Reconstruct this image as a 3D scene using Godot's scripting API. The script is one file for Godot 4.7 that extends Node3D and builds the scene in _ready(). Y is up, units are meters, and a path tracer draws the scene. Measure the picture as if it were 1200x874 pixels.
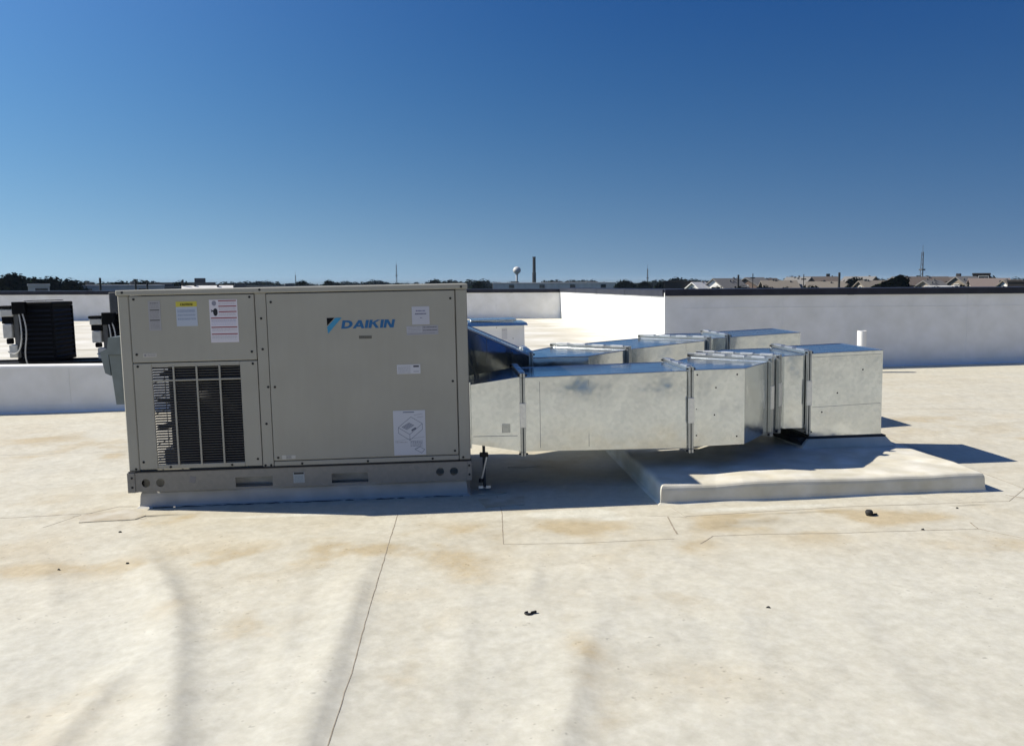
extends Node3D

# The roof slopes a little, so everything that stands on it is built in the roof's own axes
# (x right, y up from the membrane, z towards the viewer) and leaned as one by LEAN.
const SLOPE := 0.0145
var LEAN := Transform3D(Basis(Vector3(0, 0, 1), SLOPE), Vector3.ZERO)
const EYE := 1.482
const GROUND := -7.6
var M := {}
var rng := RandomNumberGenerator.new()
var taken := {}
var folds: Array = []
var undulation := FastNoiseLite.new()
var ripple := FastNoiseLite.new()

# ------------------------------------------------------------------ helpers
func numbered(called: String) -> String:
	if not taken.has(called):
		taken[called] = 0
		return called
	taken[called] += 1
	return "%s_%03d" % [called, taken[called]]

func tag(o: Node, label: String, category: String, group := "", kind := "") -> void:
	if label: o.set_meta("label", label)
	if category: o.set_meta("category", category)
	if group: o.set_meta("group", group)
	if kind: o.set_meta("kind", kind)

func thing(called: String, label: String, category: String, at := Vector3.ZERO, turn := 0.0, group := "", leaning := true) -> Node3D:
	var o := Node3D.new()
	o.name = numbered(called)
	add_child(o)
	var t := Transform3D(Basis(Vector3.UP, turn), at)
	o.transform = LEAN * t if leaning else t
	tag(o, label, category, group)
	return o

func mesh_node(st: SurfaceTool, called: String, mat: Material, parent: Node) -> MeshInstance3D:
	var o := MeshInstance3D.new()
	o.mesh = st.commit()
	o.material_override = mat
	if parent == self:
		o.name = numbered(called)
		add_child(o)
	else:
		o.name = called
		parent.add_child(o, true)
	return o

func shared(m: Mesh, called: String, mat: Material, parent: Node, t: Transform3D) -> MeshInstance3D:
	var o := MeshInstance3D.new()
	o.mesh = m
	o.material_override = mat
	o.name = called
	o.transform = t
	parent.add_child(o, true)
	return o

func tree_copy(o: Node3D, at: Vector3, turn: float, size: float, label: String, group := "") -> Node3D:
	var c: Node3D = o.duplicate()
	c.name = numbered("tree")
	add_child(c)
	c.transform = Transform3D(Basis(Vector3.UP, turn).scaled(Vector3.ONE * size), at)
	c.set_meta("label", label)
	if group: c.set_meta("group", group)
	return c

func new_st() -> SurfaceTool:
	var st := SurfaceTool.new()
	st.begin(Mesh.PRIMITIVE_TRIANGLES)
	return st

# a flat convex face; "out" is any vector on its outer side
func face(st: SurfaceTool, p: Array, out: Vector3, uvs: Array = []) -> void:
	var n: Vector3 = (p[1] - p[0]).cross(p[2] - p[0])
	if n.length_squared() < 1e-18 and p.size() > 3:
		n = (p[2] - p[0]).cross(p[3] - p[0])
	n = n.normalized()
	var flip := n.dot(out) > 0.0
	if n.dot(out) < 0.0: n = -n
	for i in range(1, p.size() - 1):
		var tri := [0, i, i + 1]
		if flip: tri = [0, i + 1, i]
		for k in tri:
			st.set_normal(n)
			if uvs.size(): st.set_uv(uvs[k])
			st.add_vertex(p[k])

# box with chamfered edges
func box(st: SurfaceTool, lo: Vector3, hi: Vector3, ch := 0.004, t := Transform3D.IDENTITY) -> void:
	var c := (lo + hi) * 0.5
	var h := (hi - lo) * 0.5
	var b := minf(ch, minf(h.x, minf(h.y, h.z)) * 0.45)
	if b <= 0.0002:
		for axis in 3:
			for s in [-1.0, 1.0]:
				var u := (axis + 1) % 3
				var v := (axis + 2) % 3
				var pts := []
				for q in [[-1, -1], [1, -1], [1, 1], [-1, 1]]:
					var d := Vector3.ZERO
					d[axis] = s * h[axis]; d[u] = q[0] * h[u]; d[v] = q[1] * h[v]
					pts.append(t * (c + d))
				var o := Vector3.ZERO
				o[axis] = s
				face(st, pts, t.basis * o)
		return
	var at := func(axis: int, s: Vector3) -> Vector3:
		var d := Vector3((h.x - b) * s.x, (h.y - b) * s.y, (h.z - b) * s.z)
		d[axis] = h[axis] * s[axis]
		return t * (c + d)
	for axis in 3:
		var u := (axis + 1) % 3
		var v := (axis + 2) % 3
		for s in [-1.0, 1.0]:
			var pts := []
			for q in [[-1, -1], [1, -1], [1, 1], [-1, 1]]:
				var g := Vector3.ZERO
				g[axis] = s; g[u] = q[0]; g[v] = q[1]
				pts.append(at.call(axis, g))
			var o := Vector3.ZERO
			o[axis] = s
			face(st, pts, t.basis * o)
		for su in [-1.0, 1.0]:
			for sv in [-1.0, 1.0]:
				var g := Vector3.ZERO
				g[u] = su; g[v] = sv
				var g0 := g
				var g1 := g
				g0[axis] = -1.0; g1[axis] = 1.0
				face(st, [at.call(u, g0), at.call(u, g1), at.call(v, g1), at.call(v, g0)], t.basis * g)
	for sx in [-1.0, 1.0]:
		for sy in [-1.0, 1.0]:
			for sz in [-1.0, 1.0]:
				var g := Vector3(sx, sy, sz)
				face(st, [at.call(0, g), at.call(1, g), at.call(2, g)], t.basis * g)

func box_part(called: String, lo: Vector3, hi: Vector3, mat: Material, parent: Node, ch := 0.004) -> MeshInstance3D:
	var st := new_st()
	box(st, lo, hi, ch)
	return mesh_node(st, called, mat, parent)

# closed prism between two outlines with the same number of corners (any convex-ish plan)
func prism(st: SurfaceTool, low: Array, high: Array, bellied := false) -> void:
	var c := Vector3.ZERO
	for p in low + high: c += p
	c /= float(low.size() * 2)
	var n := low.size()
	var area := 0.0
	for i in n:
		var a: Vector3 = low[i]
		var b: Vector3 = low[(i + 1) % n]
		area += a.x * b.z - b.x * a.z
	for i in n:
		var j := (i + 1) % n
		var a: Vector3 = low[i]
		var b: Vector3 = low[j]
		var e := b - a
		var out := Vector3(e.z, 0, -e.x) * (1.0 if area > 0.0 else -1.0)
		if bellied and e.length() > 0.1: sheet_side(st, low[i], low[j], high[j], high[i], out)
		else: face(st, [low[i], low[j], high[j], high[i]], out)
	var flat := PackedVector2Array()
	for p in low: flat.append(Vector2(p.x, p.z))
	var idx := Geometry2D.triangulate_polygon(flat)
	for k in range(0, idx.size(), 3):
		face(st, [low[idx[k]], low[idx[k + 1]], low[idx[k + 2]]], Vector3.DOWN)
		face(st, [high[idx[k]], high[idx[k + 1]], high[idx[k + 2]]], Vector3.UP)

func tube(st: SurfaceTool, path: Array, r: float, seg := 8, caps := true) -> void:
	var rings := []
	var side := Vector3.ZERO
	for i in path.size():
		var d: Vector3 = (path[mini(i + 1, path.size() - 1)] - path[maxi(i - 1, 0)]).normalized()
		if i == 0:
			side = d.cross(Vector3.UP if absf(d.y) < 0.9 else Vector3.RIGHT).normalized()
		else:
			side = (side - d * side.dot(d)).normalized()
		var up := d.cross(side)
		var ring := []
		for k in seg:
			var a := TAU * k / seg
			ring.append(side * cos(a) + up * sin(a))
		rings.append(ring)
	for i in path.size() - 1:
		for k in seg:
			var l := (k + 1) % seg
			for q in [[i, k], [i + 1, k], [i + 1, l], [i, k], [i + 1, l], [i, l]]:
				st.set_normal(rings[q[0]][q[1]])
				st.add_vertex(path[q[0]] + rings[q[0]][q[1]] * r)
	if caps:
		for e in [0, path.size() - 1]:
			var pts := []
			for k in seg: pts.append(path[e] + rings[e][k] * r)
			face(st, pts, path[e] - path[1 if e == 0 else path.size() - 2])

# surface of revolution round the y axis through "at"
func lathe(st: SurfaceTool, prof: Array, at: Vector3, seg := 20) -> void:
	for i in prof.size() - 1:
		var a: Vector2 = prof[i]
		var b: Vector2 = prof[i + 1]
		var n2 := Vector2(b.y - a.y, a.x - b.x).normalized()
		for k in seg:
			var t0 := TAU * k / seg
			var t1 := TAU * (k + 1) / seg
			for q in [[a, t0], [a, t1], [b, t1], [a, t0], [b, t1], [b, t0]]:
				var d := Vector3(cos(q[1]), 0, sin(q[1]))
				st.set_normal((d * n2.x + Vector3.UP * n2.y).normalized())
				st.add_vertex(at + d * q[0].x + Vector3.UP * q[0].y)

# ------------------------------------------------------------------ materials
func lin(r: float, g: float, b: float) -> Color:
	return Color(r, g, b).linear_to_srgb()

func noise_tex(freq: float, seed_at: int, lo: Color, hi: Color, size := 512, kind := FastNoiseLite.TYPE_SIMPLEX_SMOOTH, octaves := 4, normal := false, strength := 4.0) -> NoiseTexture2D:
	var n := FastNoiseLite.new()
	n.noise_type = kind
	n.seed = seed_at
	n.frequency = freq
	n.fractal_octaves = octaves
	if kind == FastNoiseLite.TYPE_CELLULAR:
		n.cellular_return_type = FastNoiseLite.RETURN_CELL_VALUE
	var t := NoiseTexture2D.new()
	t.width = size; t.height = size
	t.seamless = true
	t.noise = n
	if normal:
		t.as_normal_map = true
		t.bump_strength = strength
	else:
		var g := Gradient.new()
		g.set_color(0, lo); g.set_color(1, hi)
		t.color_ramp = g
	return t

func plain_mat(c: Color, rough := 0.7, metal := 0.0) -> StandardMaterial3D:
	var m := StandardMaterial3D.new()
	m.albedo_color = c
	m.roughness = rough
	m.metallic = metal
	return m

func grained(c: Color, rough: float, metal: float, scale: float, tex: Texture2D, bump: Texture2D = null, strength := 0.3) -> StandardMaterial3D:
	var m := plain_mat(c, rough, metal)
	m.albedo_texture = tex
	m.uv1_triplanar = true
	m.uv1_world_triplanar = true
	m.uv1_scale = Vector3.ONE * scale
	if bump:
		m.normal_enabled = true
		m.normal_texture = bump
		m.normal_scale = strength
	return m

# a second, broader pattern multiplied over the first
func over(m: StandardMaterial3D, scale: float, tex: Texture2D) -> void:
	m.detail_enabled = true
	m.detail_blend_mode = BaseMaterial3D.BLEND_MODE_MUL
	m.detail_uv_layer = BaseMaterial3D.DETAIL_UV_2
	m.detail_albedo = tex
	m.uv2_triplanar = true
	m.uv2_world_triplanar = true
	m.uv2_scale = Vector3.ONE * scale

func make_materials() -> void:
	var soft := noise_tex(0.008, 3, Color(0.86, 0.86, 0.85), Color(1, 1, 1))
	var fine := noise_tex(0.04, 5, Color(0.82, 0.82, 0.81), Color(1, 1, 1))
	var wave := noise_tex(0.006, 8, Color.BLACK, Color.WHITE, 512, FastNoiseLite.TYPE_SIMPLEX_SMOOTH, 3, true, 6.0)
	var faint := noise_tex(0.008, 13, Color(0.965, 0.965, 0.96), Color(1, 1, 1))
	var spangle := noise_tex(0.06, 11, Color(0.945, 0.95, 0.955), Color(1, 1, 1), 512, FastNoiseLite.TYPE_CELLULAR, 1)
	var cloudy := noise_tex(0.009, 21, Color(0.11, 0.11, 0.11), Color(0.20, 0.20, 0.20), 512, FastNoiseLite.TYPE_SIMPLEX_SMOOTH, 5)
	M.paint = grained(lin(0.368, 0.362, 0.318), 0.52, 0.0, 0.5, faint, wave, 0.15)
	over(M.paint, 1.0, noise_tex(0.012, 68, Color(0.985, 0.984, 0.98), Color(1, 1, 1), 512, FastNoiseLite.TYPE_SIMPLEX_SMOOTH, 6))
	M.paint.uv2_scale = Vector3(2.4, 0.3, 2.4)
	M.paint.metallic_specular = 0.35
	M.galv = grained(lin(0.70, 0.735, 0.745), 0.5, 0.95, 1.4, spangle, wave, 0.13)
	over(M.galv, 0.55, noise_tex(0.008, 77, Color(0.93, 0.93, 0.93), Color(1, 1, 1), 512, FastNoiseLite.TYPE_SIMPLEX_SMOOTH, 5))
	M.galv.roughness = 1.0
	M.galv.roughness_texture = cloudy
	M.galv.roughness_texture_channel = BaseMaterial3D.TEXTURE_CHANNEL_RED
	M.rail = grained(lin(0.235, 0.23, 0.21), 0.55, 0.1, 1.3, spangle, wave, 0.08)
	M.seam_metal = plain_mat(lin(0.33, 0.335, 0.33), 0.4, 0.7)
	M.flange = grained(lin(0.44, 0.46, 0.46), 0.3, 0.9, 2.0, spangle)
	M.cleat = grained(lin(0.70, 0.71, 0.71), 0.35, 0.9, 2.0, spangle)
	M.dark = plain_mat(lin(0.012, 0.012, 0.013), 0.55)
	M.louver = grained(lin(0.014, 0.0135, 0.016), 0.6, 0.0, 2.0, fine)
	M.slat = plain_mat(lin(0.045, 0.047, 0.05), 0.5)
	M.rubber = plain_mat(lin(0.02, 0.02, 0.02), 0.85)
	M.black_metal = grained(lin(0.004, 0.0045, 0.006), 0.7, 0.0, 2.0, fine)
	M.black_metal.metallic_specular = 0.2
	M.coil = grained(lin(0.03, 0.03, 0.032), 0.85, 0.0, 3.0, fine)
	M.grey_box = grained(lin(0.52, 0.53, 0.52), 0.5, 0.0, 2.0, soft)
	M.blue_grey = grained(lin(0.19, 0.225, 0.23), 0.5, 0.0, 1.5, soft)
	M.dark_grey = grained(lin(0.075, 0.08, 0.085), 0.55, 0.0, 2.0, soft)
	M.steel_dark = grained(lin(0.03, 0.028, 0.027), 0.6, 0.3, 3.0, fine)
	M.white_pvc = plain_mat(lin(0.80, 0.80, 0.78), 0.4)
	M.wall = grained(lin(0.88, 0.88, 0.87), 0.62, 0.0, 0.22, faint, wave, 0.28)
	over(M.wall, 0.9, noise_tex(0.006, 66, Color(0.95, 0.95, 0.94), Color(1, 1, 1), 512, FastNoiseLite.TYPE_SIMPLEX_SMOOTH, 6))
	M.curb = grained(lin(0.79, 0.775, 0.705), 0.6, 0.0, 0.6, soft, wave, 0.12)
	over(M.curb, 0.5, noise_tex(0.015, 64, Color(0.90, 0.88, 0.82), Color(1, 1, 1), 512, FastNoiseLite.TYPE_SIMPLEX_SMOOTH, 5))
	M.curb_dull = grained(lin(0.54, 0.53, 0.50), 0.6, 0.0, 0.8, soft, wave, 0.15)
	M.coping = grained(lin(0.032, 0.035, 0.050), 0.45, 0.0, 0.6, soft)
	M.coping.metallic_specular = 0.25
	M.upper = grained(lin(0.74, 0.725, 0.665), 0.6, 0.0, 0.13, noise_tex(0.012, 31, Color(0.84, 0.82, 0.76), Color(1, 1, 1)), wave, 0.25)
	M.seam = grained(lin(0.38, 0.345, 0.28), 0.8, 0.0, 1.2, noise_tex(0.03, 33, Color(0.75, 0.72, 0.68), Color(1, 1, 1)))
	M.seam_pale = grained(lin(0.46, 0.42, 0.34), 0.8, 0.0, 1.2, fine)
	M.patch = grained(lin(0.56, 0.54, 0.47), 0.62, 0.0, 0.7, noise_tex(0.012, 35, Color(0.80, 0.75, 0.66), Color(1, 1, 1)), wave, 0.3)
	M.blue_logo = plain_mat(lin(0.003, 0.105, 0.28), 0.45)
	M.sky_logo = plain_mat(lin(0.03, 0.25, 0.45), 0.45)
	M.ink = plain_mat(lin(0.012, 0.012, 0.014), 0.5)
	M.ink.metallic_specular = 0.1
	M.grey_ink = plain_mat(lin(0.12, 0.12, 0.11), 0.6)
	M.terrain = grained(lin(0.16, 0.15, 0.11), 0.95, 0.0, 0.01, noise_tex(0.02, 41, Color(0.5, 0.6, 0.4), Color(1, 1, 1)))
	M.bark = plain_mat(lin(0.05, 0.04, 0.03), 0.9)
	var leaf := plain_mat(Color.WHITE, 0.8)
	leaf.vertex_color_use_as_albedo = true
	leaf.backlight_enabled = true
	leaf.backlight = Color(0.20, 0.26, 0.10)
	M.leaf = leaf
	M.pane = plain_mat(lin(0.02, 0.025, 0.03), 0.1)
	M.trim = plain_mat(lin(0.55, 0.55, 0.53), 0.7)
	M.concrete = grained(lin(0.30, 0.30, 0.29), 0.85, 0.0, 0.1, soft)
	M.brick_dark = grained(lin(0.022, 0.018, 0.018), 0.9, 0.0, 0.2, fine)
	M.tower_white = grained(lin(0.62, 0.62, 0.60), 0.5, 0.0, 0.1, soft)
	M.roof_tan = grained(lin(0.20, 0.178, 0.150), 0.9, 0.0, 0.3, fine)
	M.roof_brown = grained(lin(0.10, 0.080, 0.070), 0.9, 0.0, 0.3, fine)
	M.roof_grey = grained(lin(0.19, 0.185, 0.18), 0.9, 0.0, 0.3, fine)
	M.roof_pink = grained(lin(0.20, 0.160, 0.145), 0.9, 0.0, 0.3, fine)
	M.wall_beige = grained(lin(0.22, 0.19, 0.15), 0.9, 0.0, 0.2, soft)
	M.wall_brown = grained(lin(0.14, 0.10, 0.08), 0.9, 0.0, 0.2, soft)
	M.wall_white = grained(lin(0.75, 0.75, 0.73), 0.8, 0.0, 0.2, soft)

# stains and weathering of the membrane: a map of 14 m x 14 m
func membrane_map() -> ImageTexture:
	var size := 2048
	var layers := []
	for a in [[0.0024, 51, 4], [0.010, 52, 5], [0.12, 53, 3]]:
		var n := FastNoiseLite.new()
		n.noise_type = FastNoiseLite.TYPE_SIMPLEX_SMOOTH
		n.frequency = a[0]; n.seed = a[1]; n.fractal_octaves = a[2]
		layers.append(n.get_seamless_image(size, size).get_data())
	var streak := FastNoiseLite.new()
	streak.noise_type = FastNoiseLite.TYPE_SIMPLEX_SMOOTH
	streak.frequency = 0.02; streak.seed = 57; streak.fractal_octaves = 3
	var si := streak.get_seamless_image(400, size)
	si.resize(size, size, Image.INTERPOLATE_CUBIC)
	layers.append(si.get_data())
	# x, z, radius across, radius along, strength: tan stains where water stood
	var spots := [[-0.82, -3.66, 0.16, 0.22, 0.55], [-0.26, -3.62, 0.16, 0.26, 0.75], [0.52, -3.1, 0.07, 0.5, 0.5], [-0.42, -4.76, 0.5, 0.3, 0.5], [-1.27, -4.58, 0.5, 0.22, 0.55],
		[1.10, -4.54, 0.5, 0.16, 0.45], [1.78, -4.9, 0.30, 0.14, 0.85], [-2.17, -4.6, 0.3, 0.12, 0.5], [2.6, -4.95, 0.6, 0.12, 0.45], [0.6, -4.95, 0.6, 0.2, 0.5], [2.9, -4.3, 0.5, 0.2, 0.3],
		[-1.9, -5.55, 0.3, 0.12, 0.7], [-2.9, -6.1, 0.5, 0.2, 0.4], [1.0, -3.9, 0.5, 0.25, 0.3], [-3.0, -5.0, 0.5, 0.3, 0.4], [4.6, -8.0, 0.9, 0.5, 0.35], [-3.6, -8.6, 0.8, 0.5, 0.3], [2.0, -5.08, 0.5, 0.05, 0.6],
		[0.75, -5.26, 0.45, 0.07, -0.9], [1.15, -5.12, 0.25, 0.05, -0.8], [2.0, -5.22, 0.35, 0.04, -0.8], [-1.3, -5.5, 0.6, 0.03, -0.5], [0.05, -4.3, 0.18, 0.4, 0.35], [-0.2, -3.2, 0.12, 0.3, 0.35]]
	var pick := RandomNumberGenerator.new()
	pick.seed = 515
	for k in 60:
		var px := pick.randf_range(-5.0, 7.5)
		var pz := pick.randf_range(-9.0, -2.4)
		spots.append([px, pz, pick.randf_range(0.06, 0.42), pick.randf_range(0.04, 0.22), pick.randf_range(0.12, 0.55)])
	var a0: PackedByteArray = layers[0]
	var a1: PackedByteArray = layers[1]
	var a2: PackedByteArray = layers[2]
	var a3: PackedByteArray = layers[3]
	var stain := PackedFloat32Array()
	stain.resize(size * size)
	var dark := PackedFloat32Array()
	dark.resize(size * size)
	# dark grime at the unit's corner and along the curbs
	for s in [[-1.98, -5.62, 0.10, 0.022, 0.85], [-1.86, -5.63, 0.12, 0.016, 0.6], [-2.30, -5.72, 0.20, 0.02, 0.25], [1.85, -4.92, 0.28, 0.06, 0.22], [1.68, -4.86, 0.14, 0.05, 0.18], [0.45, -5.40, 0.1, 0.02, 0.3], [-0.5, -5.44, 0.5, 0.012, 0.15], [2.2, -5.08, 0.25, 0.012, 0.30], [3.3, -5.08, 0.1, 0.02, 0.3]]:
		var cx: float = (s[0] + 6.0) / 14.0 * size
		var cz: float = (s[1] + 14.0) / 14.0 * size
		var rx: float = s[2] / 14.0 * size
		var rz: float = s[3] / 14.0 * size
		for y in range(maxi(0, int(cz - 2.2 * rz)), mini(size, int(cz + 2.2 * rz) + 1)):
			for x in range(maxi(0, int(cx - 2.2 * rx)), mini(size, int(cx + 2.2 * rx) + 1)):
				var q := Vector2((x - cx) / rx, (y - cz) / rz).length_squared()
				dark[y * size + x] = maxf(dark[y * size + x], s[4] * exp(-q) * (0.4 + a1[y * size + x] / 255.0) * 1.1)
	for s in spots:
		var cx: float = (s[0] + 6.0) / 14.0 * size
		var cz: float = (s[1] + 14.0) / 14.0 * size
		var rx: float = s[2] / 14.0 * size
		var rz: float = s[3] / 14.0 * size
		for y in range(maxi(0, int(cz - 2.6 * rz)), mini(size, int(cz + 2.6 * rz))):
			for x in range(maxi(0, int(cx - 2.6 * rx)), mini(size, int(cx + 2.6 * rx))):
				var dx := (x - cx) / rx
				var dz := (y - cz) / rz
				stain[y * size + x] += s[4] * exp(-dx * dx - dz * dz)
	var data := PackedByteArray()
	data.resize(size * size * 3)
	var sr := PackedByteArray()
	sr.resize(1025)
	for i in 1025: sr[i] = int(clampf(Color(i / 1024.0, 0, 0).linear_to_srgb().r, 0, 1) * 255.0 + 0.5)
	for i in size * size:
		var big := a0[i] / 255.0
		var mid := a1[i] / 255.0
		var small := a2[i] / 255.0
		var st := a3[i] / 255.0
		var z := float(i / size) / size * 14.0 - 14.0
		# older, more soiled strip along the curbs, cleaner sheet nearer the viewer
		var soil := smoothstep(-3.4, -4.8, z) * 0.60 + 0.06
		var tan_share := clampf((big - 0.45) * 1.2, 0.0, 1.0) * 0.30 * (0.3 + soil) + soil * 0.42 * (0.3 + mid)
		tan_share += stain[i] * (0.10 + 0.9 * smoothstep(0.38, 0.72, mid)) * (1.05 + 1.1 * small)
		var clean := clampf(-stain[i], 0.0, 1.0)
		tan_share = clampf(tan_share, 0.0, 0.95)
		var ring := exp(-pow((mid - 0.52) / 0.012, 2.0)) * clampf((big - 0.4) * 3.0, 0.0, 1.0)
		var pale := 1.02 + (mid - 0.5) * 0.03 + (small - 0.5) * 0.12 + (st - 0.5) * 0.10 - ring * 0.045
		pale *= 1.05 - 0.05 * smoothstep(-4.2, -3.0, z)
		if small > 0.83 and mid > 0.55: pale *= 0.70
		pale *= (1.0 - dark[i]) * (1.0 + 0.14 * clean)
		var r := lerpf(0.552, 0.445, tan_share) * pale
		var g := lerpf(0.547, 0.378, tan_share) * pale
		var b := lerpf(0.480, 0.250, tan_share) * pale
		data[i * 3] = sr[int(clampf(r, 0, 1) * 1024)]
		data[i * 3 + 1] = sr[int(clampf(g, 0, 1) * 1024)]
		data[i * 3 + 2] = sr[int(clampf(b, 0, 1) * 1024)]
	return ImageTexture.create_from_image(Image.create_from_data(size, size, false, Image.FORMAT_RGB8, data))

# ------------------------------------------------------------------ sky
func make_sky(sun_to: Vector3) -> PanoramaSkyMaterial:
	var w := 1024
	var h := 512
	var im := Image.create(w, h, false, Image.FORMAT_RGBF)
	# clear air: deep blue overhead, paler and whiter low down, brighter towards the sun
	var zenith := Vector3(0.005, 0.024, 0.092)
	var low_far := Vector3(0.118, 0.197, 0.322)
	var low_sun := Vector3(0.64, 0.89, 0.915)
	var depth := Vector3(7.0, 12.4, 30.0)
	var aureole := Vector3(0.22, 0.35, 0.50)
	for j in h:
		var el := PI * (0.5 - (j + 0.5) / h)
		var e := maxf(rad_to_deg(el), 0.0)
		for i in w:
			var az := (i + 0.5) / w * TAU
			var d := Vector3(sin(az) * cos(el), sin(el), -cos(az) * cos(el))
			var c := d.dot(sun_to)
			var g := pow((1.0 + c) * 0.5, 3.0 + 2.0 * (1.0 - exp(-e / 10.0)))
			var low := low_far + low_sun * g
			var col := Vector3.ZERO
			for k in 3:
				var air := exp(-e / depth[k])
				col[k] = lerpf(zenith[k], low[k], air) + aureole[k] * pow(maxf(c, 0.0), 3.0) * (1.0 - exp(-e / 9.0))
			if el < 0.0:
				col = col.lerp(Vector3(0.16, 0.17, 0.15), smoothstep(0.0, -0.06, el))
			im.set_pixel(i, j, Color(col.x, col.y, col.z) * 0.76)
	var m := PanoramaSkyMaterial.new()
	m.panorama = ImageTexture.create_from_image(im)
	return m

# ------------------------------------------------------------------ roof surface
func fold_height(x: float, z: float) -> float:
	var y := 0.0
	for f in folds:
		var pts: Array = f.path
		var best := 1e9
		var side := 0.0
		var along := 0.0
		var n := pts.size() - 1
		for i in n:
			var a: Vector2 = pts[i]
			var b: Vector2 = pts[i + 1]
			var e := b - a
			var t := clampf((Vector2(x, z) - a).dot(e) / e.length_squared(), 0.0, 1.0)
			var d := (Vector2(x, z) - a - e * t)
			var l := d.length()
			if l < best:
				best = l
				along = (i + t) / n
				side = signf(e.x * d.y - e.y * d.x)
		var w: float = f.wide * (1.0 if side > 0.0 else f.get("steep", 1.0))
		if best > w * 3.2: continue
		var fade: float = smoothstep(0.0, f.get("lead", 0.3), along) * (1.0 - smoothstep(1.0 - f.get("tail", 0.02), 1.0, along) * f.get("end", 1.0))
		y += f.high * exp(-pow(best / w, 2.0 if side > 0.0 or not f.has("steep") else 1.45)) * fade
	return y

func roof_height(x: float, z: float) -> float:
	var near := smoothstep(-13.1, -12.0, z)
	var y := undulation.get_noise_2d(x, z) * 0.0065 * near + ripple.get_noise_2d(x, z) * 0.0009 * near
	if x > -4.0 and x < 5.0 and z > -6.0 and z < -1.0:
		y += fold_height(x, z)
	# keep the sheet tight where it meets the curbs
	var dc := maxf(maxf(-2.3 - x, x - 3.8), maxf(-9.4 - z, z + 5.2))
	return y * clampf(0.15 + dc * 3.0, 0.15, 1.0)

func grid_line(parts: Array) -> PackedFloat32Array:
	var out := PackedFloat32Array()
	for p in parts:
		var n := int(ceil((p[1] - p[0]) / p[2]))
		for i in n: out.append(p[0] + (p[1] - p[0]) * i / n)
	out.append(parts[-1][1])
	return out

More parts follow.
